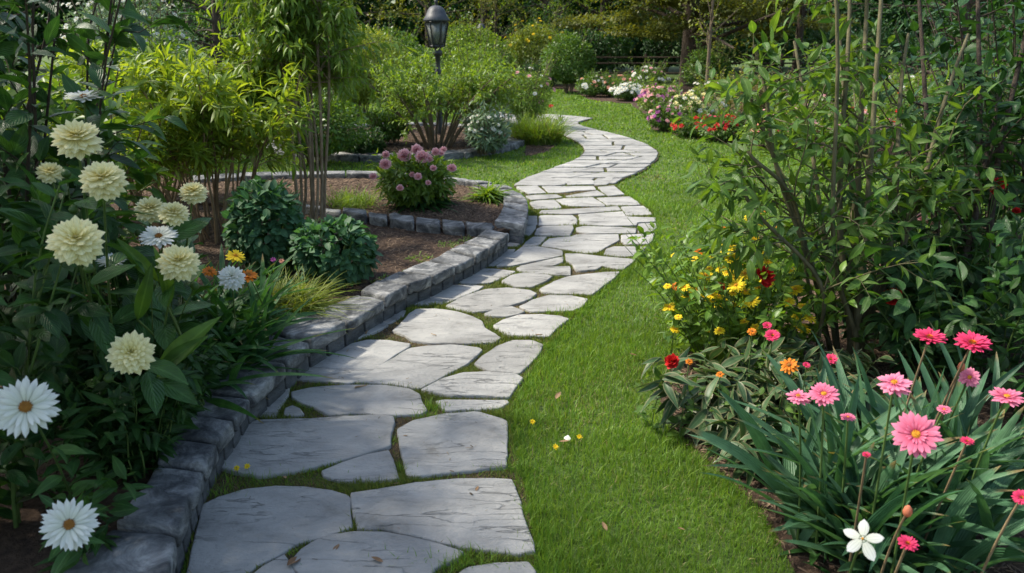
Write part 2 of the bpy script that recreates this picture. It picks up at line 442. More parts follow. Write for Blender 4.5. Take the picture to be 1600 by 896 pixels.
# ================================================================ SETTING
def world_poly(pts, z=0.0):
    return np.array([G(x, y, z) for x, y in pts])
def inside(P, poly):
    x, y = P[:, 0], P[:, 1]; r = np.zeros(len(P), bool); n = len(poly)
    for i in range(n):
        x0, y0 = poly[i][:2]; x1, y1 = poly[(i + 1) % n][:2]
        if y0 == y1: continue
        c = ((y0 > y) != (y1 > y)) & (x < (x1 - x0) * (y - y0) / (y1 - y0) + x0)
        r ^= c
    return r
def sheet(name, pts, z, mat, thick=None, sub=0):
    bm = bmesh.new()
    vs = [bm.verts.new((p[0], p[1], z)) for p in pts]
    f = bm.faces.new(vs)
    if f.normal.z < 0: f.normal_flip()
    if thick:
        ex = bmesh.ops.extrude_face_region(bm, geom=[f])
        for v in [g for g in ex['geom'] if isinstance(g, bmesh.types.BMVert)]: v.co.z -= thick
        bmesh.ops.recalc_face_normals(bm, faces=bm.faces)
    bmesh.ops.triangulate(bm, faces=[f for f in bm.faces if len(f.verts) > 4])
    me = bpy.data.meshes.new(name); bm.to_mesh(me); bm.free()
    me.materials.append(mat)
    o = link(name, me)
    o['kind'] = 'structure'
    return o
# ground: one sheet reaching far past the last trees
bm = bmesh.new(); bmesh.ops.create_grid(bm, x_segments=40, y_segments=40, size=150)
me = bpy.data.meshes.new('ground'); bm.to_mesh(me); bm.free(); me.materials.append(M_LAWN)
o = link('ground', me); o.location = (0, 60, 0); o['kind'] = 'structure'

# path outline
PL = [(283, 1010), (290, 930), (300, 850), (322, 780), (352, 720), (385, 660), (420, 612), (458, 580), (500, 548), (560, 512), (612, 478), (650, 462), (690, 444), (725, 424), (752, 408), (775, 396), (795, 382),
      (812, 374), (824, 362), (829, 345), (829, 330), (826, 315), (818, 304), (803, 293), (812, 285), (828, 278), (850, 270), (873, 262), (892, 255), (905, 248), (912, 240), (911, 233), (903, 226), (893, 220), (877, 213), (862, 207), (848, 202), (815, 199), (780, 197)]
PR = [(838, 1010), (836, 896), (832, 850), (822, 780), (806, 720), (797, 680), (803, 630), (825, 592), (850, 556), (892, 505), (925, 470), (962, 438), (992, 415), (1015, 388), (1026, 358), (1020, 335), (1006, 322), (985, 310), (966, 298), (962, 290), (972, 283), (993, 275), (1008, 268), (1018, 260), (1027, 252), (1031, 243), (1026, 236), (1015, 230), (1000, 223), (977, 216), (955, 210), (932, 205), (912, 200), (904, 196), (906, 192), (928, 187), (890, 183), (850, 180), (780, 178)]
PATH = world_poly(PL + PR[::-1])
sheet('path', PATH, .020, M_JOINT, .04)

def flagstone(pts, z=.03, label=None, group=None, jit=.006, inset=.014, grow=.012):
    P = np.array([G(x, y)[:2] for x, y in pts]) if not isinstance(pts, np.ndarray) else pts
    # densify + soften the outline
    out = []
    n = len(P)
    size = math.sqrt(abs(np.sum(P[:, 0] * np.roll(P[:, 1], -1) - P[:, 1] * np.roll(P[:, 0], -1))) / 2)
    for i in range(n):
        a, b, c = P[i - 1], P[i], P[(i + 1) % n]
        k = .10
        out.append(b + (a - b) * k * min(1, .12 / max(np.linalg.norm(a - b), .01)))
        out.append(b + (c - b) * k * min(1, .12 / max(np.linalg.norm(c - b), .01)))
        m = np.linalg.norm(c - b)
        if m > .12:
            q = int(m / .07)
            for j in range(1, q):
                t = j / q
                if t * m > .04 and (1 - t) * m > .04: out.append(b + (c - b) * t)
    Q = np.array(out)
    Q += rng.normal(size=Q.shape) * jit * min(1, size)
    cc_ = Q.mean(0); Q = cc_ + (Q - cc_) * (1 + grow / max(size, .1))
    cen = Q.mean(0)
    ar = np.sum(Q[:, 0] * np.roll(Q[:, 1], -1) - Q[:, 1] * np.roll(Q[:, 0], -1))
    if ar < 0: Q = Q[::-1]
    nrm = np.roll(Q, -1, 0) - np.roll(Q, 1, 0)
    nrm = norm(np.stack([-nrm[:, 1], nrm[:, 0]], 1))          # inward
    tx, ty = rng.normal(0, .004, 2)
    zt = z + rng.normal(0, .002)
    def ring(q, h): return np.column_stack([q, h + (q[:, 0] - cen[0]) * tx + (q[:, 1] - cen[1]) * ty])
    r0 = ring(Q, 0); r0[:, 2] = .001
    r1 = ring(Q + nrm * .001, zt - .006)
    r2 = ring(Q + nrm * .0035, zt - .0015)
    r3 = ring(Q + nrm * inset, zt)
    bm = bmesh.new()
    rings = [[bm.verts.new(v) for v in r] for r in (r0, r1, r2, r3)]
    m = len(Q)
    for a, b in zip(rings[:-1], rings[1:]):
        for i in range(m): bm.faces.new((a[i], a[(i + 1) % m], b[(i + 1) % m], b[i])).smooth = True
    f = bm.faces.new(rings[-1]); f.smooth = False
    me = bpy.data.meshes.new('flagstone')
    o3 = np.array([cen[0], cen[1], 0])
    bmesh.ops.translate(bm, verts=bm.verts, vec=-Vector(o3))
    bm.to_mesh(me); bm.free(); me.materials.append(M_FLAG)
    o = link('flagstone', me); o.location = o3
    tag(o, label, 'flagstone', group or 'flagstones laid along the winding path')
    STONES.append(Q)
    return o
STONES = []
A = (280, 560, 2.6667); B = (440, 400, 3.2); C = (720, 300, 4.706); D = (700, 160, 4.444)
FS = [
 (A, 'large dome-topped grey flagstone in the bottom left corner of the path', [(45,896),(70,780),(90,690),(105,640),(180,605),(280,575),(400,562),(520,565),(620,578),(700,598),(712,620),(718,735),(600,775),(500,800),(420,850),(330,890),(200,1000),(20,1000)]),
 (A, 'widest grey flagstone at the front right, with a thin crack, touching the lawn', [(722,590),(850,572),(1000,545),(1150,530),(1300,528),(1380,535),(1400,570),(1430,680),(1470,800),(1475,835),(1400,850),(1250,830),(1100,800),(960,765),(850,742),(745,742),(738,700),(722,620)]),
 (A, 'arched flagstone cut off by the bottom edge, with dry leaf bits on it', [(560,800),(620,772),(720,755),(850,757),(960,775),(1080,805),(1180,840),(1160,870),(1070,900),(1000,1000),(560,1000),(470,880),(515,830)]),
 (A, 'small wedge of flagstone at the very bottom between the domed slab and the arched slab', [(345,905),(440,852),(462,880),(520,1000),(230,1000)]),
 (A, 'sliver of flagstone at the bottom right corner of the path beside the grass', [(1200,905),(1330,885),(1450,880),(1480,920),(1480,1000),(1080,1000)]),
 (A, 'squarish large flagstone on the right, above the widest front slab', [(1240,248),(1330,275),(1365,290),(1368,350),(1360,440),(1365,480),(1200,495),(1000,520),(950,515),(935,440),(915,350),(912,325),(980,285),(1100,258)]),
 (A, 'long cracked grey flagstone on the left, above the mossy gap with tiny yellow flowers', [(250,305),(350,285),(560,280),(700,268),(830,265),(890,272),(895,300),(880,350),(875,395),(780,425),(650,460),(590,475),(480,505),(350,520),(250,505),(175,480),(200,400)]),
 (A, 'triangular flagstone tucked between the long cracked slab and the squarish slab', [(600,495),(680,462),(780,430),(870,412),(885,440),(915,530),(800,540),(680,540),(610,520)]),
 (A, 'broad flagstone with an arched back edge beside the tiny round stone', [(475,165),(560,145),(700,135),(850,135),(960,150),(1000,175),(1010,205),(1030,240),(1000,258),(900,262),(750,255),(620,262),(580,235),(520,215),(480,190)]),
 (A, 'small flagstone squeezed against the wall, left of the tiny round stone', [(400,142),(460,148),(458,175),(430,215),(405,265),(300,262),(340,215)]),
 (A, 'tiny rounded stone set in the mossy joint, smallest of the path', [(445,235),(475,222),(505,235),(520,255),(500,265),(440,262)]),
 (A, 'flagstone with a pointed left end at the lawn edge, above the thin strip stone', [(1010,158),(1100,110),(1180,85),(1290,80),(1400,90),(1430,105),(1400,150),(1370,190),(1250,180),(1120,180)]),
 (A, 'thin strip of flagstone directly above the squarish large slab', [(1075,205),(1110,198),(1360,200),(1368,212),(1330,235),(1250,240),(1110,243)]),
 (B, 'big pale flagstone near the wall with a brown mossy joint along its front', [(20,635),(100,570),(170,510),(220,505),(280,508),(350,465),(430,447),(530,450),(640,468),(640,480),(560,530),(480,590),(400,640),(350,665),(250,655),(100,645)]),
 (B, 'pale flagstone slanting across the middle, in front of the bell-shaped slab', [(375,655),(450,600),(560,540),(640,490),(720,478),(850,472),(980,488),(1000,500),(940,560),(870,600),(780,650),(690,693),(550,668),(430,662)]),
 (B, 'rounded flagstone by the lawn, right of the slanting slab', [(965,565),(1000,530),(1080,475),(1150,448),(1250,448),(1305,470),(1290,510),(1240,570),(1190,615),(1120,605),(1040,600)]),
 (B, 'narrow leaf-shaped flagstone along the wall, left of the bell-shaped slab', [(240,465),(300,415),(360,372),(430,363),(535,370),(470,405),(380,440),(320,470),(270,475)]),
 (B, 'small rounded flagstone beside the wall, upper left of the bell-shaped slab', [(455,345),(490,310),(560,292),(622,292),(610,320),(550,355),(500,360)]),
 (B, 'bell-shaped flagstone in the middle of the path, wide at its front', [(555,400),(600,365),(640,310),(680,290),(760,288),(870,300),(950,325),(1000,350),(1015,385),(1060,410),(1095,435),(1060,460),(900,465),(750,462),(660,450),(620,425)]),
 (B, 'oval flagstone at the lawn edge, right of the bell-shaped slab', [(1060,375),(1110,345),(1190,320),(1300,318),(1390,325),(1435,340),(1370,390),(1335,430),(1250,425),(1130,422)]),
 (B, 'long parallelogram flagstone along the wall, behind the bell-shaped slab', [(600,262),(680,215),(750,175),(820,167),(930,165),(1010,170),(980,190),(900,225),(820,258),(720,265)]),
 (B, 'large six-sided flagstone in the path centre, behind the bell-shaped slab', [(820,272),(920,220),(1020,188),(1130,182),(1240,195),(1275,212),(1240,240),(1150,270),(1050,295),(960,305),(880,290)]),
 (B, 'small kite-shaped flagstone between the six-sided slab and the oval slab', [(1015,312),(1080,285),(1150,275),(1215,300),(1180,315),(1120,325),(1040,322)]),
 (B, 'flagstone at the lawn edge, right of the six-sided slab', [(1190,275),(1260,240),(1330,218),(1440,218),(1530,235),(1500,275),(1450,295),(1340,298),(1250,300)]),
 (B, 'flagstone beside the wall with a shaded left end, left of the small diamond slab', [(835,145),(900,105),(980,82),(1080,85),(1170,97),(1120,125),(1040,155),(950,158)]),
 (B, 'diamond-shaped flagstone in the centre of the path, behind the six-sided slab', [(1100,150),(1150,120),(1210,108),(1290,112),(1355,125),(1320,150),(1250,180),(1170,178)]),
 (C, 'large pale flagstone with a pointed right end below the brown moss patch', [(580,745),(680,695),(780,655),(920,635),(1060,620),(1165,618),(1130,660),(1060,710),(1000,760),(960,790),(850,782),(720,780),(600,768)]),
 (C, 'wide flagstone by the lawn with a brown patch of dead moss at its front', [(770,485),(870,485),(1050,505),(1280,525),(1240,560),(1190,600),(1100,590),(1040,575),(1000,600),(900,610),(850,610),(820,560),(780,540)]),
 (C, 'narrow flagstone left of the brown moss patch', [(415,590),(470,580),(620,582),(800,580),(805,645),(700,640),(560,632),(440,615)]),
 (C, 'thin wedge of flagstone split from the slab behind it by a straight crack', [(430,575),(570,545),(700,515),(750,508),(748,545),(680,572),(540,578)]),
 (C, 'flagstone behind the straight crack, with a pointed front left corner', [(265,575),(330,520),(400,470),(450,432),(560,430),(740,458),(748,495),(640,520),(480,550),(380,572)]),
 (C, 'long flagstone lying against the wall foot just before the wall ends', [(120,560),(220,500),(310,455),(400,450),(370,490),(300,540),(240,570)]),
 (C, 'small flagstone touching the end of the low wall', [(330,425),(350,390),(400,370),(465,368),(460,390),(410,425)]),
 (C, 'small slanted flagstone next to the end of the wall, one in from the edge', [(455,428),(480,395),(530,360),(630,360),(600,395),(570,422)]),
 (C, 'big flagstone with a swooping front right edge, at the widest part of the path', [(595,425),(620,395),(660,368),(820,352),(850,340),(1155,338),(1160,380),(1110,410),(1070,430),(1000,475),(900,478),(740,445)]),
 (C, 'rectangular flagstone at the lawn edge on the widest part of the path', [(1180,345),(1420,335),(1405,385),(1380,412),(1210,412),(1180,390)]),
 (C, 'flagstone with a rounded left end at the lawn edge, in front of the rectangular one', [(1050,490),(1070,450),(1120,430),(1360,430),(1340,470),(1290,495),(1210,505),(1130,500)]),
 (C, 'long narrow flagstone left of the small square one at the lawn edge', [(850,290),(900,278),(1160,285),(1285,295),(1280,330),(920,333),(855,315)]),
 (C, 'small square flagstone at the lawn edge on the widest part of the path', [(1305,260),(1430,255),(1438,290),(1400,318),(1305,320)]),
 (C, 'flagstone left of a tuft of moss, second in from the wall end', [(545,345),(560,300),(600,280),(820,275),(825,300),(800,350)]),
 (C, 'narrow tapering slab against the raised bed corner', [(470,340),(475,280),(550,270),(545,300),(500,345)]),
 (C, 'small square slab against the raised bed just below its tightest curve', [(490,200),(560,200),(562,265),(480,265)]),
 (C, 'rectangular flagstone with a rounded right end, right of the small square slab by the bed', [(575,200),(620,195),(820,195),(855,225),(850,265),(575,268)]),
 (C, 'longest L-shaped flagstone reaching the lawn on the widest part of the path', [(870,190),(1190,170),(1210,205),(1260,210),(1425,215),(1430,245),(1300,250),(1285,272),(1100,275),(880,268)]),
 (C, 'long thin flagstone strip crossing most of the path behind the L-shaped one', [(580,180),(600,158),(750,152),(1000,138),(1150,128),(1175,160),(1000,172),(800,185)]),
 (C, 'squarish flagstone at the lawn edge behind the L-shaped one', [(1175,130),(1340,125),(1380,150),(1405,190),(1215,195),(1195,160)]),
 (C, 'flagstone beside the curved bed edging, left of a low mossy tuft', [(510,100),(560,88),(690,82),(740,135),(720,145),(540,145)]),
 (C, 'flagstone in the middle of the path with moss tufts along its front', [(700,80),(760,70),(970,62),(1060,118),(1050,128),(800,125),(750,115)]),
 (C, 'trapezoid flagstone at the lawn edge right of the slab with mossy front', [(1000,65),(1240,55),(1300,95),(1320,115),(1160,120),(1080,120)]),
 (C, 'low flagstone beside the bed edging, with a curved right end', [(480,50),(560,42),(700,38),(750,60),(600,75),(520,80)]),
 (C, 'lens-shaped flagstone in the middle just below the narrow neck of the path', [(770,50),(1000,12),(1060,48),(900,58),(790,62)]),
 (D, 'broad flagstone at the left where the lawn tongue ends', [(460,592),(520,555),(600,530),(700,540),(780,560),(815,590),(740,598),(600,598)]),
 (D, 'short flagstone in the middle of the narrow neck of the path', [(825,560),(870,555),(1010,562),(1012,590),(830,592)]),
 (D, 'small flagstone at the right of the narrow neck, pointing at the lawn notch', [(1015,580),(1040,565),(1110,535),(1150,545),(1130,570),(1100,590),(1020,592)]),
 (D, 'flagstone at the left just below the neck, with a slanted right end', [(475,605),(620,600),(680,650),(560,655),(510,630)]),
 (D, 'long tapering flagstone just below the narrow neck', [(655,602),(1010,598),(1025,625),(900,630),(790,645),(700,648)]),
 (D, 'flagstone at the lawn edge just below the narrow neck', [(1040,610),(1150,600),(1170,615),(1225,660),(1110,668),(1070,640)]),
]
for cr_, lab, pts in FS:
    near = cr_ in (A, B)
    flagstone(crop(*cr_, pts), .036 if near else .036, lab, jit=.004, inset=.008 if near else .007)
# far rows: bands across the path, split at random
def edge_at(line, y):
    Lw = np.array([G(px, py)[:2] for px, py in line])
    return float(np.interp(y, Lw[:, 1], Lw[:, 0]))
yk = G(800, 292)[1] + .03
k = 0
while yk < G(800, 182)[1]:
    d = rng.uniform(.26, .44) * (1 + .25 * (yk > 12))
    y0, y1 = yk, yk + d
    l0, l1 = edge_at(PL, y0) if y0 < G(800, 199)[1] else -.6, edge_at(PL, y1) if y1 < G(800, 199)[1] else -.6
    r0, r1 = edge_at(PR, y0), edge_at(PR, y1)
    wid = min(r0 - l0, r1 - l1)
    if wid > .12:
        ns = max(1, int(round(wid / rng.uniform(.34, .62))))
        cuts = np.sort(np.clip(np.linspace(0, 1, ns + 1) + np.concatenate([[0], rng.uniform(-.22, .22, ns - 1) / ns, [0]]), 0, 1))
        sl = np.concatenate([[0], rng.uniform(-.14, .14, ns - 1), [0]]) if ns > 1 else np.zeros(2)
        g = .021
        for i in range(ns):
            jt = rng.uniform(-.02, .05, 4) * .6
            a = l0 + (r0 - l0) * (cuts[i] + sl[i] / 1.5) + g; b = l0 + (r0 - l0) * (cuts[i + 1] + sl[i + 1] / 1.5) - g
            c = l1 + (r1 - l1) * (cuts[i + 1] - sl[i + 1] / 1.5) - g; e = l1 + (r1 - l1) * (cuts[i] - sl[i] / 1.5) + g
            q = np.array([(a, y0 + g + jt[0] * .5), ((a + b) / 2, y0 + g + jt[1]), (b, y0 + g), (c, y1 - g - jt[2] * .4), ((c + e) / 2, y1 - g - jt[3]), (e, y1 - g)])
            if yk < 11.2:
                lab, grp = 'grey-white flagstone in the bend of the path around the tip of the lawn tongue', 'flagstones in the bend beyond the narrow neck'
            elif yk < 14:
                lab, grp = 'small pale flagstone where the path swings widest to the right, far back', 'flagstones of the far wide swing'
            else:
                lab, grp = 'small pale flagstone in the farthest stretch where the path turns left behind the plants', 'flagstones of the farthest stretch'
            flagstone(q, .035, lab, grp, jit=.005, inset=.01, grow=0)
    yk = y1

# ---------------------------------------------------------------- beds
BED1_Z, BED2_Z, RING_Z = .125, .15, .06
def quads(js, z): return [(G(*a, z), G(*b, z)) for a, b in js]
WALL_J = [((255,930),(60,930)),((277,834),(178,822)),((300,775),(222,763)),((319,732),(243,722)),((340,691),(260,683)),((367,656),(271,642)),((391,620),(305,610)),((449,568),(375,556)),((486,536),(423,521)),((542,504),(482,487)),((602,467),(561,457)),((638,447),(591,439)),((677,432),(626,424)),((713,414),(668,407)),((743,400),(701,390)),((765,387),(723,379)),((783,375),(745,369)),((797,364),(760,357))]
CURB_J = [((819,352),(773,346)),((823,340),(782,332)),((825,331),(787,321)),((825,321),(787,314)),((822,311),(786,306)),((814,302),(784,299)),((802,295),(776,293)),((788,290),(763,289.5)),((770,286),(748,286.5)),((748,282),(726,283)),((720,277),(700,279)),((690,273.5),(672,276.5)),((645,270),(640,273.5)),((600,268),(598,272)),((540,267),(540,271)),((480,267),(480,271.5)),((425,268),(425,273)),((370,270),(370,275.5)),((300,273),(302,279))]
DIV_J = [((772, 357.5), (772, 348.5)), ((728, 355.5), (726, 345)), ((690, 352.5), (688, 341.5)), ((648, 348.5), (648, 338)), ((607, 342.5), (606, 333.5)), ((575, 337.5), (574, 329.5)), ((534, 330.5), (534, 325.5)), ((505, 326.5), (505, 322)), ((460, 320.5), (460, 317)), ((410, 315.5), (410, 313)), ((350, 313.5), (350, 311))]
def stone_block(name, c4, ztop, zbot, mat, parent, amp=.006, bev=.012, cuts=4, over=0.0):
    """c4: outer0, outer1, inner1, inner0 on plan"""
    c = np.array([p[:2] for p in c4]); cen = c.mean(0)
    c = cen + (c - cen) * (1 + over)
    bm = bmesh.new()
    lo = [bm.verts.new((p[0], p[1], zbot)) for p in c]; hi = [bm.verts.new((p[0], p[1], ztop + rng.normal(0, .002))) for p in c]
    bm.faces.new(lo[::-1]); bm.faces.new(hi)
    for i in range(4): bm.faces.new((lo[i], lo[(i + 1) % 4], hi[(i + 1) % 4], hi[i]))
    bmesh.ops.recalc_face_normals(bm, faces=bm.faces)
    if cuts: bmesh.ops.subdivide_edges(bm, edges=[e for e in bm.edges if e.calc_length() > .1], cuts=cuts, use_grid_fill=True)
    bm.normal_update()
    sharp = [e for e in bm.edges if len(e.link_faces) == 2 and e.calc_face_angle(0) > .7]
    from mathutils import noise
    ph = Vector(rng.uniform(0, 50, 3))
    for v in bm.verts:
        n3 = noise.noise_vector(v.co * 9 + ph) + noise.noise_vector(v.co * 25 + ph) * .4
        v.co += n3 * amp
    bmesh.ops.bevel(bm, geom=sharp, offset=bev, segments=2, affect='EDGES', profile=.6, clamp_overlap=True)
    for f in bm.faces: f.smooth = True
    me = bpy.data.meshes.new(name)
    bmesh.ops.translate(bm, verts=bm.verts, vec=-Vector(parent.location))
    bm.to_mesh(me); bm.free(); me.materials.append(mat)
    return link(name, me, parent)
def stone_wall(name, label, js, ztop, cap_h, zbase, cat, over=0.0, base=True, group=None, cuts=5, gap=.012, amp=.008, bev=.016):
    q = quads(js, ztop)
    mid = sum((a + b) / 2 for a, b in q) / len(q); mid[2] = 0
    t = empty(name, mid, label, cat, group)
    for (a, b), (c, d) in zip(q[:-1], q[1:]):
        dl = norm((c + d) / 2 - (a + b) / 2) * gap
        jz = rng.normal(0, .006)
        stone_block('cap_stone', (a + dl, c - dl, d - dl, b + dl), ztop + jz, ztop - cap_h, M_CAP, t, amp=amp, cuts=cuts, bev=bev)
        if base:
            # lower course, set back under the cap, with its own joints
            nrm = norm(b - a) * .022
            for s0, s1 in ((0, .48), (.5, 1.0)):
                a0, c0 = a + (c - a) * s0 + nrm, a + (c - a) * s1 + nrm
                b0, d0 = b + (d - b) * s0 - nrm, b + (d - b) * s1 - nrm
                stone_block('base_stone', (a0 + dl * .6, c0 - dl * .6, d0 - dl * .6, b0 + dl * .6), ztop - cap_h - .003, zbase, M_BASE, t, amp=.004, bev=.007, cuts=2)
    return t, q
_, qw = stone_wall('garden_wall', 'low grey stone retaining wall with rough cap stones along the left of the flagstone path', WALL_J, .19, .075, -.04, 'wall')
_, qc = stone_wall('bed_edging', 'curved grey stone edging around the mulch bed of the pink flower bush, meeting the path', CURB_J, .21, .11, -.02, 'edging', gap=.007, cuts=3, amp=.007, bev=.012)
_, qd = stone_wall('bed_divider', 'straight row of blocky grey stones between the two mulch beds', DIV_J, .205, .14, -.02, 'edging', cuts=3, base=False, amp=.009)
# corner stone belongs to the edging run
# ring edging
RC = np.array([-1.94, 13.3]); RR = 2.2
def ring_wall(label):
    t = empty('ring_edging', (RC[0], RC[1], 0), label, 'edging')
    n = 26
    for i in range(n):
        a0, a1 = i / n * 6.283, (i + 1) / n * 6.283 - .012
        pts = [(RC[0] + math.cos(a) * r, RC[1] + math.sin(a) * r) for a, r in ((a0, RR), (a1, RR), (a1, RR - .3), (a0, RR - .3))]
        stone_block('edging_stone', pts, .10 + rng.normal(0, .003), -.02, M_CAP, t, amp=.004, cuts=2)
    return t
ring_wall('round grey stone edging of the far bed holding the big multi-stemmed shrub')
th = np.linspace(0, 6.283, 48, endpoint=False)
RING_IN = np.stack([RC[0] + np.cos(th) * (RR - .28), RC[1] + np.sin(th) * (RR - .28)], 1)
RING_OUT = np.stack([RC[0] + np.cos(th) * RR, RC[1] + np.sin(th) * RR], 1)
sheet('mulch_bed', RING_IN, RING_Z, M_MULCH, .2)
inner_w = [(b * .7 + a * .3)[:2] for a, b in qw]; inner_d = [((a + b) / 2)[:2] for a, b in qd]; inner_c = [((a + b) / 2)[:2] for a, b in qc]
BED1 = inner_w + inner_d[0:] + [np.array([-5.5, 8.6]), np.array([-5.5, 1.0]), np.array([-1.5, 1.0])]
BED2 = inner_c + [np.array([-5.2, 10.6]), np.array([-5.2, 8.6])] + inner_d[::-1]
sheet('mulch_bed', BED1, BED1_Z, M_MULCH, .2)
sheet('mulch_bed', BED2, BED2_Z, M_MULCH, .2)
BEDR = world_poly([(1245, 905), (1190, 800), (1130, 745), (1080, 700), (1040, 655), (1028, 615), (1060, 560), (1130, 520), (1200, 470), (1260, 430), (1330, 400), (1500, 370), (2100, 360), (2600, 900), (1900, 1500), (1300, 1100)])
sheet('soil_bed', BEDR, .012, M_MULCH)
BEDF = world_poly([(900, 146), (925, 158), (985, 163), (1008, 180), (1018, 203), (1070, 215), (1150, 226), (1250, 238), (1500, 250), (2100, 255), (2100, 138), (1000, 136), (930, 132), (800, 134), (800, 140), (880, 140)])
sheet('border_bed', BEDF, .012, M_MULCH)
SPILL = np.stack([.75 + np.cos(th) * .75, 12.0 + np.sin(th) * .75], 1)    # strip of soil outside the ring
SP = world_poly([(820, 246), (850, 240), (866, 230), (858, 214), (835, 206), (800, 206), (790, 214), (822, 228)])
sheet('soil_patch', SP, .010, M_MULCH)

# ---------------------------------------------------------------- lawn blades
def ray_keep(P, margin=1.25):
    return np.abs(P[:, 0]) < (P[:, 1] * .70 + .4) * margin
NOGRASS = [PATH[:, :2], np.array([p[:2] for p in BED1]), np.array([p[:2] for p in BED2]), BEDR[:, :2], BEDF[:, :2], RING_OUT, SP[:, :2]]
# keep clear of the walls too
for q in (qw, qc, qd):
    NOGRASS.append(np.array([a[:2] for a, b in q] + [b[:2] for a, b in q[::-1]]))
def lawn_points(y0, y1, dens):
    x1 = y1 * .85 + .6
    n = int((y1 - y0) * 2 * x1 * dens)
    P = np.column_stack([rng.uniform(-x1, x1, n), rng.uniform(y0, y1, n)])
    P = P[np.abs(P[:, 0]) < P[:, 1] * .85 + .6]
    k = np.ones(len(P), bool)
    for pl in NOGRASS: k &= ~inside(P, pl)
    return P[k]
def blades(P, h, wd, lean=.5, z=0.0):
    n = len(P)
    az = rng.uniform(0, 6.283, n); la = np.abs(rng.normal(0, lean, n))
    H = h * rng.uniform(.55, 1.25, n)
    d = np.stack([np.cos(az) * la, np.sin(az) * la, np.ones(n)], 1); d = norm(d)
    d2 = d.copy(); d2[:, :2] *= 2.4; d2 = norm(d2)
    az2 = rng.uniform(0, 6.283, n)
    s = np.stack([np.cos(az2), np.sin(az2), 0 * az2], 1) * (wd * rng.uniform(.6, 1.2, n))[:, None] / 2
    b = np.column_stack([P, np.full(n, z)])
    m = b + d * (H * .55)[:, None]; t = m + d2 * (H * .5)[:, None]
    V = np.stack([b - s, b + s, m + s * .8, m - s * .8, t], 1)
    i = np.arange(n)[:, None] * 5
    lp = np.zeros((n, 5, 3)); lp[:, :, 1] = np.array([0, 0, .5, .5, 1]); lp[:, :, 2] = rng.random(n)[:, None]; lp[:, :, 0] = .6
    return V.reshape(-1, 3), [i + np.array([[0, 1, 2, 3]]), i + np.array([[3, 2, 4]])], lp.reshape(-1, 3)
M_GRASS = leaf_mat('grass', (.088, .205, .022), (.20, .315, .045), .4, (1.5, 1.35, .5), .5, rib=0, mott=(1.7, .72, 1.25))
M_DRYB = leaf_mat('dry_blade', (.17, .17, .055), (.30, .27, .12), .3, (1.2, 1.1, .7), .7, rib=0)
def fbm(P, s, seed=0):
    return np.sin(P[:, 0] * s + seed) * np.sin(P[:, 1] * s * 1.1 + seed * 2) + .6 * np.sin(P[:, 0] * s * 2.3 + 1 + P[:, 1] * s * .7) * np.sin(P[:, 1] * s * 2.1 + seed)
pcs = []
for y0, y1, dens, h, wd in ((1.9, 3.2, 17000, .055, .0032), (3.2, 4.6, 10000, .052, .004), (4.6, 6.5, 5200, .048, .006), (6.5, 9, 2400, .045, .010), (9, 13, 1000, .042, .017), (13, 20, 420, .045, .03), (20, 28, 170, .05, .05)):
    P = lawn_points(y0, y1, dens)
    # ground behind dense planting on the far sides shows nothing: thin it
    P = P[(np.abs(P[:, 0]) < P[:, 1] * .70 + .3)]
    # patchy length
    f = .85 + .35 * np.sin(P[:, 0] * 3.1 + np.sin(P[:, 1] * 2.3) * 2) * np.sin(P[:, 1] * 1.9 + P[:, 0])
    V, F, LP = blades(P, h * f, wd)
    pcs.append((V, F, LP, 0))
    if y0 < 6:
        Pl = P[(rng.random(len(P)) < .05) & (fbm(P, 4.1, 2) > -.2)]
        pcs.append((*blades(Pl, h * 1.75, wd * 1.1, .7), 0))
    Pd = P[(rng.random(len(P)) < .05) | ((fbm(P, 2.3, 4) + rng.normal(0, .3, len(P)) > 1.0) & (rng.random(len(P)) < .4))]
    pcs.append((*blades(Pd, h * .8, wd, 1.1), 1))
print('lawn blades', sum(len(p[0]) for p in pcs) // 5)
g = link('lawn_grass', mesh('lawn_grass', pcs, [M_GRASS, M_DRYB]))
tag(g, 'short green lawn grass growing either side of the flagstone path', 'grass', kind='stuff')

# moss and fine grass in the joints
def dist_to_stones(P):
    k = np.zeros(len(P), bool)
    for Q in STONES:
        lo, hi = Q.min(0), Q.max(0)
        s = (P[:, 0] > lo[0]) & (P[:, 0] < hi[0]) & (P[:, 1] > lo[1]) & (P[:, 1] < hi[1])
        if s.any():
            idx = np.where(s)[0]; k[idx[inside(P[idx], Q)]] = True
    return k
M_MOSS = leaf_mat('joint_moss', (.07, .13, .014), (.18, .20, .035), .25, (1.4, 1.3, .5), .7, rib=0)
M_DRY = leaf_mat('dry_thatch', (.14, .095, .045), (.24, .175, .085), .2, (1.2, 1.1, .8), .8, rib=0)
def fbm(P, s, seed=0):
    return np.sin(P[:, 0] * s + seed) * np.sin(P[:, 1] * s * 1.1 + seed * 2) + .6 * np.sin(P[:, 0] * s * 2.3 + 1 + P[:, 1] * s * .7) * np.sin(P[:, 1] * s * 2.1 + seed)
pm, pd = [], []
PW = PATH[:, :2]
for y0, y1, dens, h, wd in ((1.9, 4.2, 55000, .022, .003), (4.2, 6.5, 32000, .021, .0045), (6.5, 9.3, 15000, .02, .008), (9.3, 18, 3000, .012, .018)):
    n = int((y1 - y0) * 3.4 * dens)
    P = np.column_stack([rng.uniform(-1.6, 2.6, n), rng.uniform(y0, y1, n)])
    P = P[inside(P, PW)]; P = P[~dist_to_stones(P)]
    f = fbm(P, 5.0, 1.3)
    green = f + rng.normal(0, .25, len(P)) > -.22
    pm.append((*blades(P[green], h * (1 + .9 * np.clip(f[green], 0, 1)), wd, 1.0, .018), 0))
    pd.append((*blades(P[~green][::2], h * .8, wd * 1.1, 1.8, .018), 0))
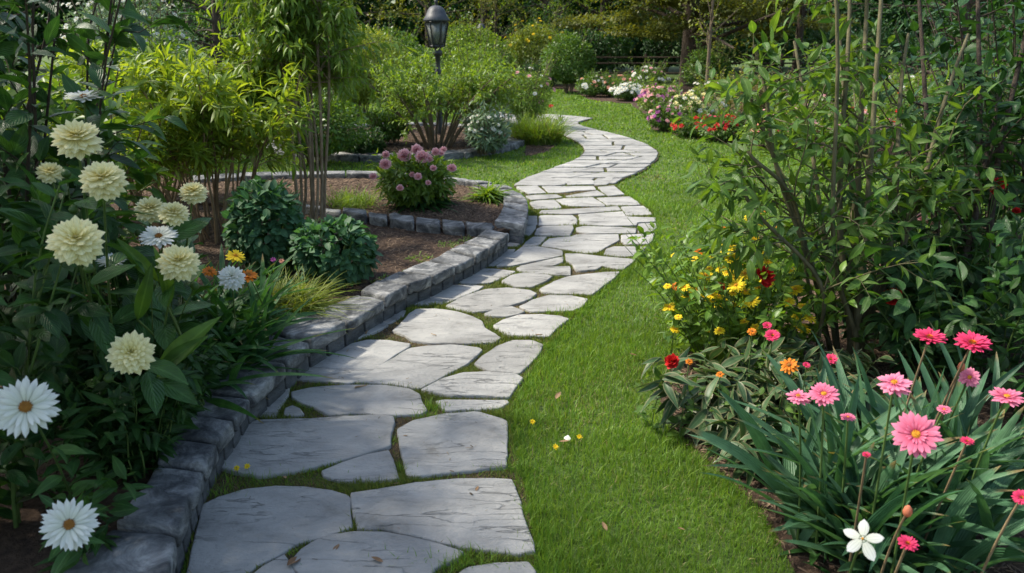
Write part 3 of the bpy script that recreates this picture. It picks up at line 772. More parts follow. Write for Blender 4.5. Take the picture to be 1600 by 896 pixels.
g = link('joint_moss', mesh('joint_moss', pm, M_MOSS)); tag(g, 'green moss and fine grass growing in the joints between the flagstones', 'moss', kind='stuff')
g = link('dry_thatch', mesh('dry_thatch', pd, M_DRY)); tag(g, 'dry brown thatch in the joints between the flagstones', 'thatch', kind='stuff')
# long tufts at the lawn edge and at the wall foot
def strip(line, n, wd, y0=0, y1=99):
    L = np.array([G(px, py)[:2] for px, py in line]); seg = np.linalg.norm(np.diff(L, axis=0), axis=1); cs = np.concatenate([[0], np.cumsum(seg)])
    s = rng.uniform(0, cs[-1], n)
    P = np.column_stack([np.interp(s, cs, L[:, 0]), np.interp(s, cs, L[:, 1])]) + rng.normal(0, wd, (n, 2))
    return P[(P[:, 1] > y0) & (P[:, 1] < y1)]
PA = strip(PR[:20], 16000, .03, 1.9, 9)
PA = PA[~dist_to_stones(PA) | (rng.random(len(PA)) < .35)]
PB = strip(PL[:18], 14000, .035, 1.9, 8); PB = PB[~dist_to_stones(PB)]
pe = [(*blades(PA, .05 * rng.uniform(.5, 1.3, len(PA)), .0035 * np.maximum(1, PA[:, 1] / 3.4), .8), 0), (*blades(PB, .03, .003 * np.maximum(1, PB[:, 1] / 3.4), .9), 0)]
g = link('edge_grass', mesh('edge_grass', pe, M_GRASS)); tag(g, 'ragged longer grass fringing the path edges and the wall foot', 'grass', kind='stuff')

# mulch chips
def chips(poly, z, n, size, zone=None):
    poly = np.array([p[:2] for p in poly]); lo, hi = poly.min(0), poly.max(0)
    P = rng.uniform(lo, hi, (n, 2)); P = P[inside(P, poly)]
    if zone is not None: P = P[zone(P)]
    m = len(P); s = size * rng.uniform(.4, 1.5, m)
    az = rng.uniform(0, 6.283, m); d = np.stack([np.cos(az), np.sin(az), rng.normal(0, .3, m)], 1)
    tpl = (np.array([(-.09, 0, 0), (.07, 0, 0), (.05, 1, 0), (-.06, .9, 0), (-.06, .1, .07), (.05, .1, .06), (.03, .95, .05), (-.03, .86, .07)]),
           np.array([(4, 5, 6, 7), (0, 1, 5, 4), (1, 2, 6, 5), (2, 3, 7, 6), (3, 0, 4, 7)]), np.zeros((8, 3)))
    return place(tpl, np.column_stack([P, np.full(m, z)]), d, np.array([0, 0, 1.]) + rng.normal(0, .25, (m, 3)), s)
M_CHIP = leaf_mat('bark_chips', (.055, .034, .022), (.21, .145, .095), 0.0, rib=0, rough=.9)
cz = lambda P: (P[:, 0] > -4.2)
pc = [(*chips(BED1, BED1_Z, 60000, .035, lambda P: (P[:, 1] > 4) & (P[:, 0] > -3.6)), 0), (*chips(BED2, BED2_Z, 60000, .04, cz), 0), (*chips(RING_IN, RING_Z, 6000, .07), 0),
      (*chips(BEDR, .012, 120000, .035, lambda P: (P[:, 1] < 8) & (P[:, 0] < 4.5)), 0), (*chips(SP, .01, 1500, .06), 0)]
g = link('bark_chips', mesh('bark_chips', pc, M_CHIP)); tag(g, 'brown shredded bark mulch covering the planting beds', 'mulch', kind='stuff')

M_LITTER = leaf_mat('litter', (.05, .035, .02), (.30, .21, .12), 0.0, rib=0, rough=.9)
pl_ = [(*chips(PATH, .040, 2600, .016, lambda P: (P[:, 1] < 9) & (fbm(P, 3.0, 2) + rng.normal(0, .4, len(P)) > .1)), 0), (*chips(PATH, .040, 160, .05, lambda P: P[:, 1] < 6), 0)]
g = link('leaf_litter', mesh('leaf_litter', pl_, M_LITTER)); tag(g, 'tiny bits of dry leaf and twig scattered over the flagstones', 'litter', kind='stuff')

# taller tufts where the joints widen
tf = []
for px, py, n_, sp_r, hh in ((385, 752, 260, .10, .05), (430, 740, 160, .07, .045), (505, 735, 160, .07, .03), (540, 608, 180, .07, .03), (470, 612, 160, .07, .03), (680, 640, 300, .05, .055), (672, 655, 160, .04, .05), (815, 655, 260, .06, .06), (790, 735, 200, .05, .05), (700, 760, 160, .06, .03), (895, 492, 160, .06, .05), (820, 470, 120, .06, .03), (760, 512, 120, .05, .03), (700, 512, 140, .06, .03), (640, 487, 140, .05, .03), (335, 775, 220, .08, .045), (360, 700, 120, .05, .04), (470, 640, 90, .03, .03), (620, 690, 90, .03, .03), (632, 735, 70, .025, .04), (690, 880, 260, .07, .06), (740, 888, 220, .06, .06), (825, 800, 200, .03, .05), (560, 500, 90, .04, .04), (850, 545, 160, .04, .05), (875, 380, 60, .04, .04), (895, 372, 60, .04, .04), (878, 330, 80, .05, .04), (690, 440, 80, .05, .03), (480, 868, 120, .05, .02)):
    c_ = G(px, py, .02)[:2]
    tp_ = c_ + rng.normal(0, sp_r, (n_, 2)) * np.array([1.4, .5]); tp_ = tp_[~dist_to_stones(tp_) | (rng.random(n_) < .1)]
    if len(tp_) == 0: continue
    tf.append((*blades(tp_, hh, .003 * max(1, c_[1] / 3.2), .8, .02), 0))
g = link('joint_tufts', mesh('joint_tufts', tf, M_GRASS)); tag(g, 'longer grass tufts sprouting from the wider joints between the flagstones', 'grass', kind='stuff')
# ================================================================ FLOWER HEADS (unit radius, facing +z)
def ring_petals(n, r0, L, el, tpl, ws=1.0, h=0.0, jit=.06, off=None):
    a = np.linspace(0, 6.283, n, endpoint=False) + (rng.random() * 6 if off is None else off) + rng.normal(0, jit, n)
    o = np.stack([np.cos(a), np.sin(a), 0 * a], 1)
    e = np.radians(el + rng.normal(0, 5, n))[:, None]
    d = o * np.cos(e) + np.array([0, 0, 1.]) * np.sin(e)
    nn = -o * np.sin(e) + np.array([0, 0, 1.]) * np.cos(e)
    return place(tpl, o * r0 + np.array([0, 0, h]), d, nn, L * rng.uniform(.9, 1.06, n), ws)
def dome(r, hgt, bump=0, n=12, rings=5, z0=0.0):
    V = [(0, 0, z0 + hgt)]; F3, F4 = [], []
    for i in range(1, rings + 1):
        a = i / rings * math.pi / 2
        for j in range(n):
            b = j / n * 6.283
            k = 1 + (rng.normal(0, bump) if bump else 0)
            V.append((r * math.sin(a) * math.cos(b) * k, r * math.sin(a) * math.sin(b) * k, z0 + hgt * math.cos(a) * k))
    for j in range(n):
        F3.append((0, 1 + j, 1 + (j + 1) % n))
        for i in range(rings - 1):
            a = 1 + i * n
            F4.append((a + j, a + n + j, a + n + (j + 1) % n, a + (j + 1) % n))
    return np.array(V), [np.array(F3), np.array(F4)], np.tile(np.array([[.5, .5, .5]]), (len(V), 1))
def florets(r, n, size, h):
    """disc of small upright florets"""
    k = np.arange(n); rr = r * np.sqrt((k + .5) / n); a = k * 2.39996
    P = np.stack([rr * np.cos(a), rr * np.sin(a), h * (1 - (rr / r) ** 2)], 1)
    o = np.stack([np.cos(a), np.sin(a), 0 * a], 1)
    return place(T_SMALL, P, np.array([0, 0, 1.]) + o * (rr / r)[:, None] * .8, -o + np.array([0, 0, .2]), size)
T_PET = leaf_tpl(5, .30, -.10, .10, .62, .55)
T_PETW = leaf_tpl(4, .44, -.16, .06, .6, .5)
T_PET5 = leaf_tpl(6, .52, -.08, .12, .55, .6)
T_ROUND = leaf_tpl(3, .95, -.25, -.25, .55, .45)
PROTO = {}
def proto(kind, petals, mat, centre=None, cmat=None):
    PROTO[kind] = (mesh('flower_' + kind, [(*p, 0) for p in petals], mat), mesh('centre_' + kind, [(*p, 0) for p in centre], cmat) if centre else None)
M_CREAM = petal_mat('petal_cream', (.70, .61, .17), (.86, .81, .50), .3)
M_WHITE = petal_mat('petal_white', (.66, .68, .55), (.76, .77, .74), .3)
M_PINK = petal_mat('petal_pink', (.48, .03, .10), (.84, .27, .41), .35)
M_HOT = petal_mat('petal_hot_pink', (.52, .02, .07), (.72, .06, .17), .25)
M_ROSE = petal_mat('petal_rose_pink', (.82, .33, .38), (.92, .62, .62), .45)
M_YEL = petal_mat('petal_yellow', (.74, .46, .01), (.84, .68, .03), .3)
M_ORG = petal_mat('petal_orange', (.55, .13, .01), (.75, .26, .02), .3)
M_RED = petal_mat('petal_red', (.30, .006, .008), (.60, .02, .018), .2)
M_PURP = petal_mat('petal_purple', (.28, .04, .22), (.52, .14, .42), .3)
M_PEACH = petal_mat('petal_peach', (.65, .22, .12), (.80, .50, .38), .3)
M_GOLD = leaf_mat('disc_gold', (.42, .15, .01), (.75, .38, .03), .1, rib=0, rough=.8)
M_BROWN = leaf_mat('disc_brown', (.16, .06, .012), (.36, .17, .03), .05, rib=0, rough=.9)
M_SEPAL = leaf_mat('sepal', (.05, .10, .02), (.10, .17, .04), .2, rib=0)
def dahlia(wide=1.0):
    out = []
    for i, (n, r0, L, el, h) in enumerate([(17, .12, .88, -28, -.02), (17, .12, .86, -10, .02), (16, .11, .80, 6, .07), (14, .10, .70, 20, .11), (12, .09, .58, 34, .14), (10, .07, .45, 48, .16), (7, .05, .32, 62, .18), (5, .03, .22, 78, .19)]):
        out.append(ring_petals(n, r0, L, el, T_PETW, wide * 1.0, h))
    return out
proto('dahlia', dahlia(), M_CREAM, [florets(.07, 12, .10, .05)], M_CREAM)
proto('dahlia_b', [(*p, ) for p in dahlia(1.12)][:7] + [ring_petals(15, .12, .82, -42, T_PETW, 1.1, -.05)], M_CREAM, [florets(.09, 14, .13, .06)], M_CREAM)
proto('white_double', dahlia(.8), M_WHITE, [florets(.10, 14, .12, .05)], M_SEPAL)
proto('daisy', [ring_petals(22, .15, .85, 3, T_PET, .85), ring_petals(20, .15, .80, 12, T_PET, .8, .03), ring_petals(14, .15, .60, 24, T_PET, .8, .05)], M_WHITE, [dome(.2, .12, .05), florets(.2, 70, .07, .12)], M_BROWN)
proto('gerbera', [ring_petals(19, .15, .86, 4, T_PET, 1.08), ring_petals(18, .15, .76, 12, T_PET, 1.05, .03), ring_petals(16, .14, .34, 26, T_PET, 1.0, .05)], M_PINK, [dome(.19, .10, .05), florets(.19, 60, .07, .10)], M_GOLD)
proto('gerbera_b', [ring_petals(17, .15, .84, -8, T_PETW, .85, jit=.12), ring_petals(15, .15, .72, 6, T_PETW, .85, .03, jit=.12), ring_petals(14, .14, .36, 30, T_PET, 1.0, .05)], petal_mat('petal_pink_pale', (.66, .10, .22), (.82, .32, .44), .3), [dome(.19, .10, .05), florets(.19, 60, .08, .10)], M_GOLD)
proto('gerbera_hot', [ring_petals(24, .15, .86, 10, T_PET, 1.0), ring_petals(22, .15, .78, 22, T_PET, 1.0, .03), ring_petals(16, .14, .5, 38, T_PET, 1.0, .05)], M_HOT, [florets(.19, 60, .12, .12)], M_ORG)
proto('yellow', [ring_petals(13, .16, .86, -4, T_PET, 1.25), ring_petals(11, .16, .74, 10, T_PET, 1.2, .04)], M_YEL, [dome(.18, .16, .05), florets(.18, 30, .09, .16)], M_GOLD)
proto('orange', [ring_petals(12, .16, .84, -2, T_PET, 1.4), ring_petals(10, .16, .66, 16, T_PET, 1.4, .05)], M_ORG, [dome(.22, .2, .05), florets(.22, 30, .10, .2)], M_BROWN)
def rose():
    return [ring_petals(n, r0, L, el, T_ROUND, 1.0, h, .15) for n, r0, L, el, h in [(8, .1, .95, -8, 0), (8, .1, .88, 14, .03), (7, .1, .78, 34, .06), (6, .09, .66, 52, .10), (5, .07, .55, 68, .14), (4, .04, .45, 82, .2)]]
proto('rose_red', rose(), M_RED)
proto('rose_pink', rose(), M_ROSE)
proto('star', [ring_petals(5, .04, .98, 4, T_PET5, 1.0, off=.3, jit=.04)], M_WHITE, [dome(.07, .06, 0, 8, 3)], M_GOLD)
def smallf(kind, mat, cm=None):
    proto(kind, [ring_petals(8, .1, .9, 8, T_FAR, 1.1), ring_petals(6, .1, .6, 35, T_FAR, 1.1, .08)], mat, [dome(.2, .16, 0, 6, 2)] if cm else None, cm)
for kd, mt, cm in (('small_white', M_WHITE, M_GOLD), ('small_pink', M_ROSE, None), ('small_red', M_RED, None), ('small_purple', M_PURP, None), ('small_peach', M_PEACH, None), ('small_yellow', M_YEL, M_GOLD), ('small_cream', M_CREAM, None), ('small_hot', M_HOT, None)):
    smallf(kd, mt, cm)

def head(plant, kind, pos, nrm, rad, label=None, calyx=True):
    """one flower head as a part of its plant, centre as sub-part"""
    pm_, cm_ = PROTO[kind]
    base = np.array(plant.location)
    q = Vector(nrm).to_track_quat('Z', 'Y')
    from mathutils import Quaternion
    q = q @ Quaternion((0, 0, 1), rng.uniform(0, 6.28))
    o = link('flower', pm_, plant)
    o.location = Vector(np.asarray(pos) - base); o.rotation_mode = 'QUATERNION'; o.rotation_quaternion = q
    s = rad * rng.uniform(.96, 1.04)
    o.scale = (s, s, s)
    if label: o['label'] = label
    if cm_ is not None:
        c = link('flower_centre', cm_, o)
    if calyx and rad > .03:
        if 'calyx' not in PROTO:
            PROTO['calyx'] = mesh('calyx', [(*tube(Cv([(0, 0, -.2)], [(0, 0, .22)], R0=.05, R1=.17), 3, 8), 0), (*ring_petals(9, .1, .34, -12, T_PET, 1.2, -.04), 0)], M_SEPAL)
        link('calyx', PROTO['calyx'], o)
    return o
def stem_to(plant, p0, p1, r=.004, mat=None, bow=.15, nrm=None, name='stem'):
    p0, p1 = np.asarray(p0, float), np.asarray(p1, float)
    mid = (p0 + p1) / 2 + rng.normal(0, .02, 3)
    mid[:2] = p0[:2] * (.5 + bow) + p1[:2] * (.5 - bow)
    c = through([(p0, mid, p1)], r, r * .75)
    return part(name, tube(c, 8, 6), mat or M_STEM, plant)
def through(tr, r0, r1):
    a = np.array([t[0] for t in tr]); m = np.array([t[1] for t in tr]); b = np.array([t[2] for t in tr])
    B = 2 * a + 2 * b - 4 * m
    return Cv(a, b - a - B, B, r0, r1)
M_STEM = leaf_mat('flower_stem', (.06, .11, .025), (.11, .17, .045), .05, rib=0, rough=.6)
M_STEMB = leaf_mat('brown_stem', (.13, .085, .045), (.25, .18, .10), .0, rib=0, rough=.8)
CAMP = np.array([0, 0, CAMH])
def facing(p, cam_w=.6, up=.6, side=0.0):
    v = norm(CAMP - p)
    return norm(v * cam_w + np.array([side, 0, up]))

# foliage colours (leaf tones; the bright green also carries backlight)
M_DARK = leaf_mat('leaf_deep_green', (.018, .06, .014), (.04, .105, .024), .3, (1.5, 1.5, .5), .38, vein=48)
M_BLUEG = leaf_mat('leaf_blue_green', (.035, .10, .045), (.07, .165, .07), .3, (1.4, 1.5, .6), .6)
M_MIDG = leaf_mat('leaf_mid_green', (.05, .12, .018), (.10, .18, .03), .38, (1.7, 1.55, .4), .4)
M_LIGHT = leaf_mat('leaf_light_green', (.09, .18, .022), (.17, .26, .04), .42, (1.7, 1.5, .4), .42)
M_BRIGHT = leaf_mat('leaf_bright_green', (.12, .22, .022), (.22, .31, .045), .5, (1.6, 1.35, .4), .42)  # colour raised to stand in for sun glowing through the leaves
M_YELG = leaf_mat('leaf_yellow_green', (.12, .19, .025), (.22, .27, .05), .45, (1.6, 1.4, .4), .45)
M_OLIVE = leaf_mat('leaf_olive', (.075, .11, .018), (.15, .165, .03), .4, (1.6, 1.4, .4), .5)
M_IRIS = leaf_mat('leaf_iris', (.05, .13, .065), (.09, .19, .095), .28, (1.4, 1.5, .6), .42, rib=.1, vein=22)
M_IRISD = leaf_mat('leaf_strap_dark', (.03, .105, .03), (.06, .155, .045), .3, (1.5, 1.5, .5), .38, rib=.2, vein=22)
M_VARI = leaf_mat('leaf_variegated', (.03, .07, .025), (.06, .11, .04), .2, (1.4, 1.4, .6), .45, edge=(.16, .16, .08))
M_SILV = leaf_mat('leaf_silver', (.10, .17, .10), (.19, .26, .16), .25, (1.3, 1.4, .7), .55)
M_TAN = leaf_mat('leaf_tan', (.16, .13, .05), (.26, .24, .09), .35, (1.3, 1.2, .6), .6, rib=0)

# ================================================================ LAMP, FENCE, FAR LAMP
def lathe(prof, n=12, center=(0, 0)):
    V, F = [], []
    for r, z in prof:
        for j in range(n):
            a = j / n * 6.283185 + math.pi / n
            V.append((center[0] + r * math.cos(a), center[1] + r * math.sin(a), z))
    for i in range(len(prof) - 1):
        for j in range(n): F.append((i * n + j, i * n + (j + 1) % n, (i + 1) * n + (j + 1) % n, (i + 1) * n + j))
    V.append((center[0], center[1], prof[-1][1])); k = len(V) - 1
    T = [((len(prof) - 1) * n + j, (len(prof) - 1) * n + (j + 1) % n, k) for j in range(n)]
    return np.array(V, float), [np.array(F), np.array(T)], None
M_GLASS, _n, _o = new_mat('frosted_glass')
_b = _n.nodes.new('ShaderNodeBsdfPrincipled'); _b.inputs['Base Color'].default_value = (.22, .24, .22, 1); _b.inputs['Roughness'].default_value = .25
_b.inputs['Transmission Weight'].default_value = .45; _n.links.new(_b.outputs[0], _o.inputs[0])
def lamp(x, y, top, s, label):
    t = empty('street_lamp', (x, y, 0), label, 'lamp')
    def pz(*pc): return [(V + np.array([x, y, 0]), F, LP, 0) for V, F, LP in pc]
    z0 = top - .78 * s                      # bottom of the lantern
    o = part('post', pz(lathe([(.10 * s, 0), (.10 * s, .12), (.065 * s, .2), (.05 * s, .6), (.045 * s, z0 - .5 * s), (.06 * s, z0 - .47 * s), (.06 * s, z0 - .40 * s), (.04 * s, z0 - .36 * s), (.045 * s, z0 - .16 * s), (.085 * s, z0 - .12 * s), (.085 * s, z0 - .08 * s), (.05 * s, z0 - .03 * s), (.09 * s, z0)], 14)), M_IRON, t)
    b0, b1, h = .115 * s, .19 * s, .40 * s
    for j in range(6):
        a0, a1 = j / 6 * 6.283185, (j + 1) / 6 * 6.283185
        def P(a, r, z): return (x + r * math.cos(a), y + r * math.sin(a), z)
        q = np.array([P(a0, b0, z0 + .03 * s), P(a1, b0, z0 + .03 * s), P(a1, b1, z0 + h), P(a0, b1, z0 + h)])
        c = q.mean(0); inn = q + (np.array([x, y, 0]) - np.array([c[0], c[1], 0])) * .04
        part('glass_pane', (np.concatenate([q, inn]), [np.array([(0, 1, 2, 3), (7, 6, 5, 4), (0, 4, 5, 1), (2, 6, 7, 3), (1, 5, 6, 2), (3, 7, 4, 0)])], None), M_GLASS, t)
    A = [j / 6 * 6.283185 for j in range(6)]
    Pb = np.array([(x + b0 * 1.03 * math.cos(a), y + b0 * 1.03 * math.sin(a), z0) for a in A]); Pt = np.array([(x + b1 * 1.03 * math.cos(a), y + b1 * 1.03 * math.sin(a), z0 + h) for a in A])
    bars = tube(Cv(Pb, Pt - Pb, R0=.013 * s, R1=.013 * s), 1, 5)
    part('frame', [bars] + [(V + np.array([x, y, 0]), F, LP) for V, F, LP in (lathe([(.06 * s, z0 - .01 * s), (.13 * s, z0 - .005 * s), (.13 * s, z0 + .03 * s), (.11 * s, z0 + .031 * s)], 6), lathe([(.17 * s, z0 + h - .012 * s), (.205 * s, z0 + h - .01 * s), (.215 * s, z0 + h + .02 * s), (.16 * s, z0 + h + .021 * s)], 6))], M_IRON, t)
    zr = z0 + h + .022 * s
    part('roof', pz(lathe([(.16 * s, zr), (.245 * s, zr), (.25 * s, zr + .025 * s), (.20 * s, zr + .09 * s), (.165 * s, zr + .17 * s), (.12 * s, zr + .225 * s), (.06 * s, zr + .25 * s)], 6)), M_IRONR, t)
    part('finial', pz(lathe([(.03 * s, zr + .25 * s), (.022 * s, zr + .275 * s), (.035 * s, zr + .3 * s), (.03 * s, zr + .33 * s), (.005 * s, zr + .37 * s)], 10)), M_IRON, t)
    return t
M_IRONR = noise_mat('lamp_roof', [(.3, (.035, .04, .048)), (.7, (.07, .075, .085))], 10, 4, .5, .2, 50)
LX = (681 - 800) / FPX * 13.0
lamp(LX, 13.9, 2.33, 1.0, 'black post lamp with a six-sided lantern rising behind the multi-stemmed shrub')
lamp((752 - 800) / FPX * 26, 27.5, 2.15, .75, 'small distant post lamp with a pale lantern among the background trees')

def fence(x0, x1, y, h):
    t = empty('rail_fence', (x0, y, 0), 'dark horizontal rail fence at the far edge of the lawn under the trees', 'fence')
    n = int((x1 - x0) / 2.2)
    for i in range(n + 1):
        x = x0 + (x1 - x0) * i / n
        part('post', box((x - .05, y - .05, 0), (x + .05, y + .05, h + .08)), M_BARKD, t)
    for z in (.35, .7, h - .04):
        part('rail', box((x0, y - .085, z - .03), (x1, y - .053, z + .03)), M_BARKD, t)
def box(a, b):
    x0, y0, z0 = a; x1, y1, z1 = b
    V = np.array([(x, y, z) for z in (z0, z1) for x, y in ((x0, y0), (x1, y0), (x1, y1), (x0, y1))], float)
    return V, [np.array([(3, 2, 1, 0), (4, 5, 6, 7), (0, 1, 5, 4), (1, 2, 6, 5), (2, 3, 7, 6), (3, 0, 4, 7)])], None
fence(2.4, 17.5, 29.5, .95)

# ================================================================ BACKGROUND TREES
def copy_thing(o, loc, rz, s, label, group=None):
    c = o.copy(); COL.objects.link(c)
    c.location = loc; c.rotation_euler = (0, 0, rz); c.scale = (s, s, s) if not isinstance(s, tuple) else s
    c['label'] = label
    if group: c['group'] = group
    for ch in o.children:
        d = ch.copy(); COL.objects.link(d); d.parent = c
        for g2 in ch.children:
            e = g2.copy(); COL.objects.link(e); e.parent = d
    return c
def tree(base, h, label, mat, bark, crown_r, low=.15, tpl=T_FAR, lsize=.09, nl=9, n1=34, n2=9, r=.16, flat=0.0, group=None, up=.25, name='tree', droop=.15):
    t = empty(name, base, label, 'tree', group)
    b = np.array(base, float)
    tr = Cv([b], [(rng.normal(0, .2), rng.normal(0, .2), h)], [(0, 0, 0)], r, r * .2, rng.normal(0, .12, (1, 3)) * np.array([1, 1, 0]), np.array([.9]))
    part('trunk', tube(tr, 14, 10), bark, t)
    br = spawn(tr, n1, low, .97, 60, 88, crown_r * .7, crown_r * 1.1, up, droop, .35, .65)
    tw = spawn(br, n2, .25, 1, 25, 65, crown_r * .18, crown_r * .4, .1 if not flat else 0, .15, .5, .3)
    part('limb', [tube(br, 5, 5)], bark, t)
    part('crown', [leaves(tw, nl, .1, 1, lsize, tpl, 20, 75, 1.0 + flat), leaves(br, nl * 2, .35, 1, lsize, tpl, 30, 80, 1.0 + flat)], mat, t)
    return t
TG = 'trees along the far edge of the garden'
t1 = tree((-3.2, 31, 0), 8.5, 'yellowish green tree at the far end, left of the black lamp', M_OLIVE, M_BARKD, 3.0, .06, group=TG, n1=46, n2=12, nl=10, lsize=.11)
t2 = tree((1.2, 33, 0), 9, 'mid green feathery tree in the background just right of the black lamp', M_LIGHT, M_BARKD, 3.0, .10, group=TG, n1=46, n2=12, nl=9, lsize=.10)
t3 = tree((6.1, 27.5, 0), 8, 'spreading tree with dark trunk and level olive branches behind the flower border', M_OLIVE, M_BARKD, 4.8, .16, group=TG, n1=44, n2=18, nl=16, lsize=.12, flat=1.0, up=.02, droop=.05, r=.32)
t4 = tree((-8.5, 19, 0), 7, 'dark tree behind the white-flowering bush at upper left', M_DARK, M_BARKD, 2.6, .05, group=TG, n1=50, n2=12, nl=10, lsize=.10)
t5 = tree((10.5, 29.5, 0), 9, 'dark evergreen tree right of the spreading olive tree', M_DARK, M_BARKD, 3.2, .05, group=TG, n1=52, n2=12, nl=9, lsize=.11)
for src, loc, rz, s, lab in [
    (t4, (-1.2, 36, 0), 1.1, 1.25, 'tall dark tree in the gap right behind the black lamp'),
    (t1, (-6.4, 28, 0), 2.2, 1.0, 'olive tree behind the left shrubs, second from the lamp'),
    (t2, (4.2, 36, 0), 2.0, 1.15, 'green tree behind the spreading tree, left of its trunk'),
    (t4, (-5.6, 15.5, 0), 3.9, .72, 'small dark tree behind the slender multi-stemmed tree at left'),
    (t4, (-11.5, 16, 0), 5.0, 1.0, 'dark tree at the far upper left'),
    (t5, (14.5, 26, 0), 1.0, 1.05, 'dark evergreen deep behind the right-hand shrubs'),
    (t5, (7.6, 33.5, 0), 3.1, 1.15, 'dark evergreen behind the fence, just right of the spreading trunk'),
    (t5, (12.2, 22, 0), 4.1, .9, 'dark evergreen nearest behind the flower border at right'),
    (t2, (-10.5, 26, 0), .6, 1.1, 'green tree far behind the bright shrub at left'),
    (t1, (-.6, 29.2, 0), 4.4, .55, 'young yellow-green tree below the distant lamp')]:
    copy_thing(src, loc, rz, s, lab, TG)
# low level sprays of the spreading tree
sp = []
for i in range(30):
    a = rng.uniform(0, 6.283); rr_ = rng.uniform(1.5, 4.8)
    sp.append((*blob((6.1 + rr_ * math.cos(a), 27.5 + rr_ * math.sin(a) * .8, rng.uniform(1.7, 4.0)), (1.3, 1.0, .30), 800, .13, T_FAR, .1, .2, 8, .5, flat=.8), 0))
sp = [(V - np.array([6.1, 27.5, 0]), F, LP, m) for V, F, LP, m in sp]
link('spray', mesh('spray', sp, M_OLIVE), t3)
# woodland beyond
wd = []
for i in range(60):
    x = -38 + 76 * (i + rng.random()) / 60
    y = 40 + rng.uniform(-2.5, 4)
    wd.append((*blob((x, y, 3.2), (2.4, 2.0, 4.2 * rng.uniform(.7, 1.3)), 3000, .36, T_FAR, .6, .3, 12, .4), 0))
g = link('woodland', mesh('woodland', wd, M_DARK)); tag(g, 'dark woodland closing off the garden behind the trees', 'woodland', kind='stuff')

# ================================================================ BUSHES
def bush(name, label, cat, base, rad, n, size, tpl, mat, group=None, stem_n=9, hang=.3, shell=.5, lump=.35, lumps=9, flowers=None, zc=None, smat=None, flat=0.0, wscale=1.0):
    t = empty(name, base, label, cat, group)
    b = np.array(base, float); rad = np.array(rad, float)
    c = b + np.array([0, 0, rad[2] * (.92 if zc is None else zc)])
    st = stems(b, stem_n * 3, rad[2] * 2.1, min(rad[0], rad[1]) * .95, .010 * max(1, rad[2]), foot=min(rad[0], .15), hvar=.3)
    part('stems', tube(st, 6, 5), smat or M_BARK, t)
    part('foliage', [blob(c, rad, n, size, tpl, shell, hang, lumps, lump, flat, zmin=b[2] + .01, wscale=wscale), leaves(st, 22, .35, 1, size * 1.05, tpl, 30, 75, wscale=wscale)], mat, t)
    if flowers:
        for kind, k, fr in flowers:
            d = norm(rng.normal(size=(k, 3))); d[:, 2] = np.abs(d[:, 2]) * .9 + .12; d[:, 1] -= .35; d = norm(d)
            for q in d:
                head(t, kind, c + q * rad * rng.uniform(.9, 1.06), norm(q + np.array([0, -.3, .4])), fr * rng.uniform(.75, 1.2), calyx=False)
    return t
def Gb(px, py, z=0): return tuple(G(px, py, z))

# white-flowering bush upper left
bush('flowering_bush', 'tall bush clouded with tiny white flowers against the dark trees at upper left', 'bush', (-5.6, 11.6, 0), (1.0, .9, 1.35), 9000, .055, T_FAR, M_SILV, flowers=[('small_white', 95, .045)], zc=1.0)
# hedge shrubs behind the ring bed
bush('round_bush', 'rounded dark green bush at the far end of the lawn, left end of the border', 'bush', (1.75, 24.5, 0), (.95, .8, .95), 9000, .075, T_FAR, M_MIDG, lump=.4, lumps=16)
bush('clipped_shrub', 'low round dark shrub on the far lawn edge left of the rounded bush', 'bush', (.62, 26.2, 0), (.5, .45, .42), 1800, .07, T_FAR, M_DARK, lump=.1)
bush('clipped_shrub', 'small round dark shrub tucked beside the low round one at the far lawn edge', 'bush', (1.1, 26.5, 0), (.42, .4, .36), 1500, .07, T_FAR, M_DARK, lump=.1)
bush('tall_shrub', 'yellow-flecked light green shrub directly behind the low round shrubs', 'bush', (.9, 28.2, 0), (1.5, 1.0, 1.15), 9000, .09, T_FAR, M_YELG, flowers=[('small_yellow', 22, .07)])
bush('tall_shrub', 'light green shrub left of the far yellow-flecked one, under the distant lamp', 'bush', (-1.3, 25.5, 0), (1.5, 1.0, 1.1), 9000, .09, T_FAR, M_LIGHT)
bush('tall_shrub', 'broad green shrub directly behind the black lamp post', 'bush', (-3.3, 21.5, 0), (1.5, 1.0, 1.0), 9000, .08, T_FAR, M_MIDG)
bush('tall_shrub', 'yellow-green shrub left of the black lamp behind the far ring bed', 'bush', (-3.4, 17.6, 0), (1.2, .9, 1.05), 9000, .07, T_FAR, M_YELG)
bush('tall_shrub', 'leafy green shrub behind the slender multi-stemmed tree, right side', 'bush', (-3.4, 12.6, 0), (1.0, .9, 1.15), 9000, .06, T_FAR, M_LIGHT)
bush('tall_shrub', 'mid green shrub filling the gap behind the bright leafy shrub at left', 'bush', (-4.6, 9.9, 0), (1.1, .8, 1.0), 9000, .06, T_FAR, M_MIDG)
bush('tall_shrub', 'dark green shrub low behind the slender tree, beside the rear stone edging', 'bush', (-2.75, 10.9, 0), (.75, .5, .55), 5000, .06, T_FAR, M_MIDG)

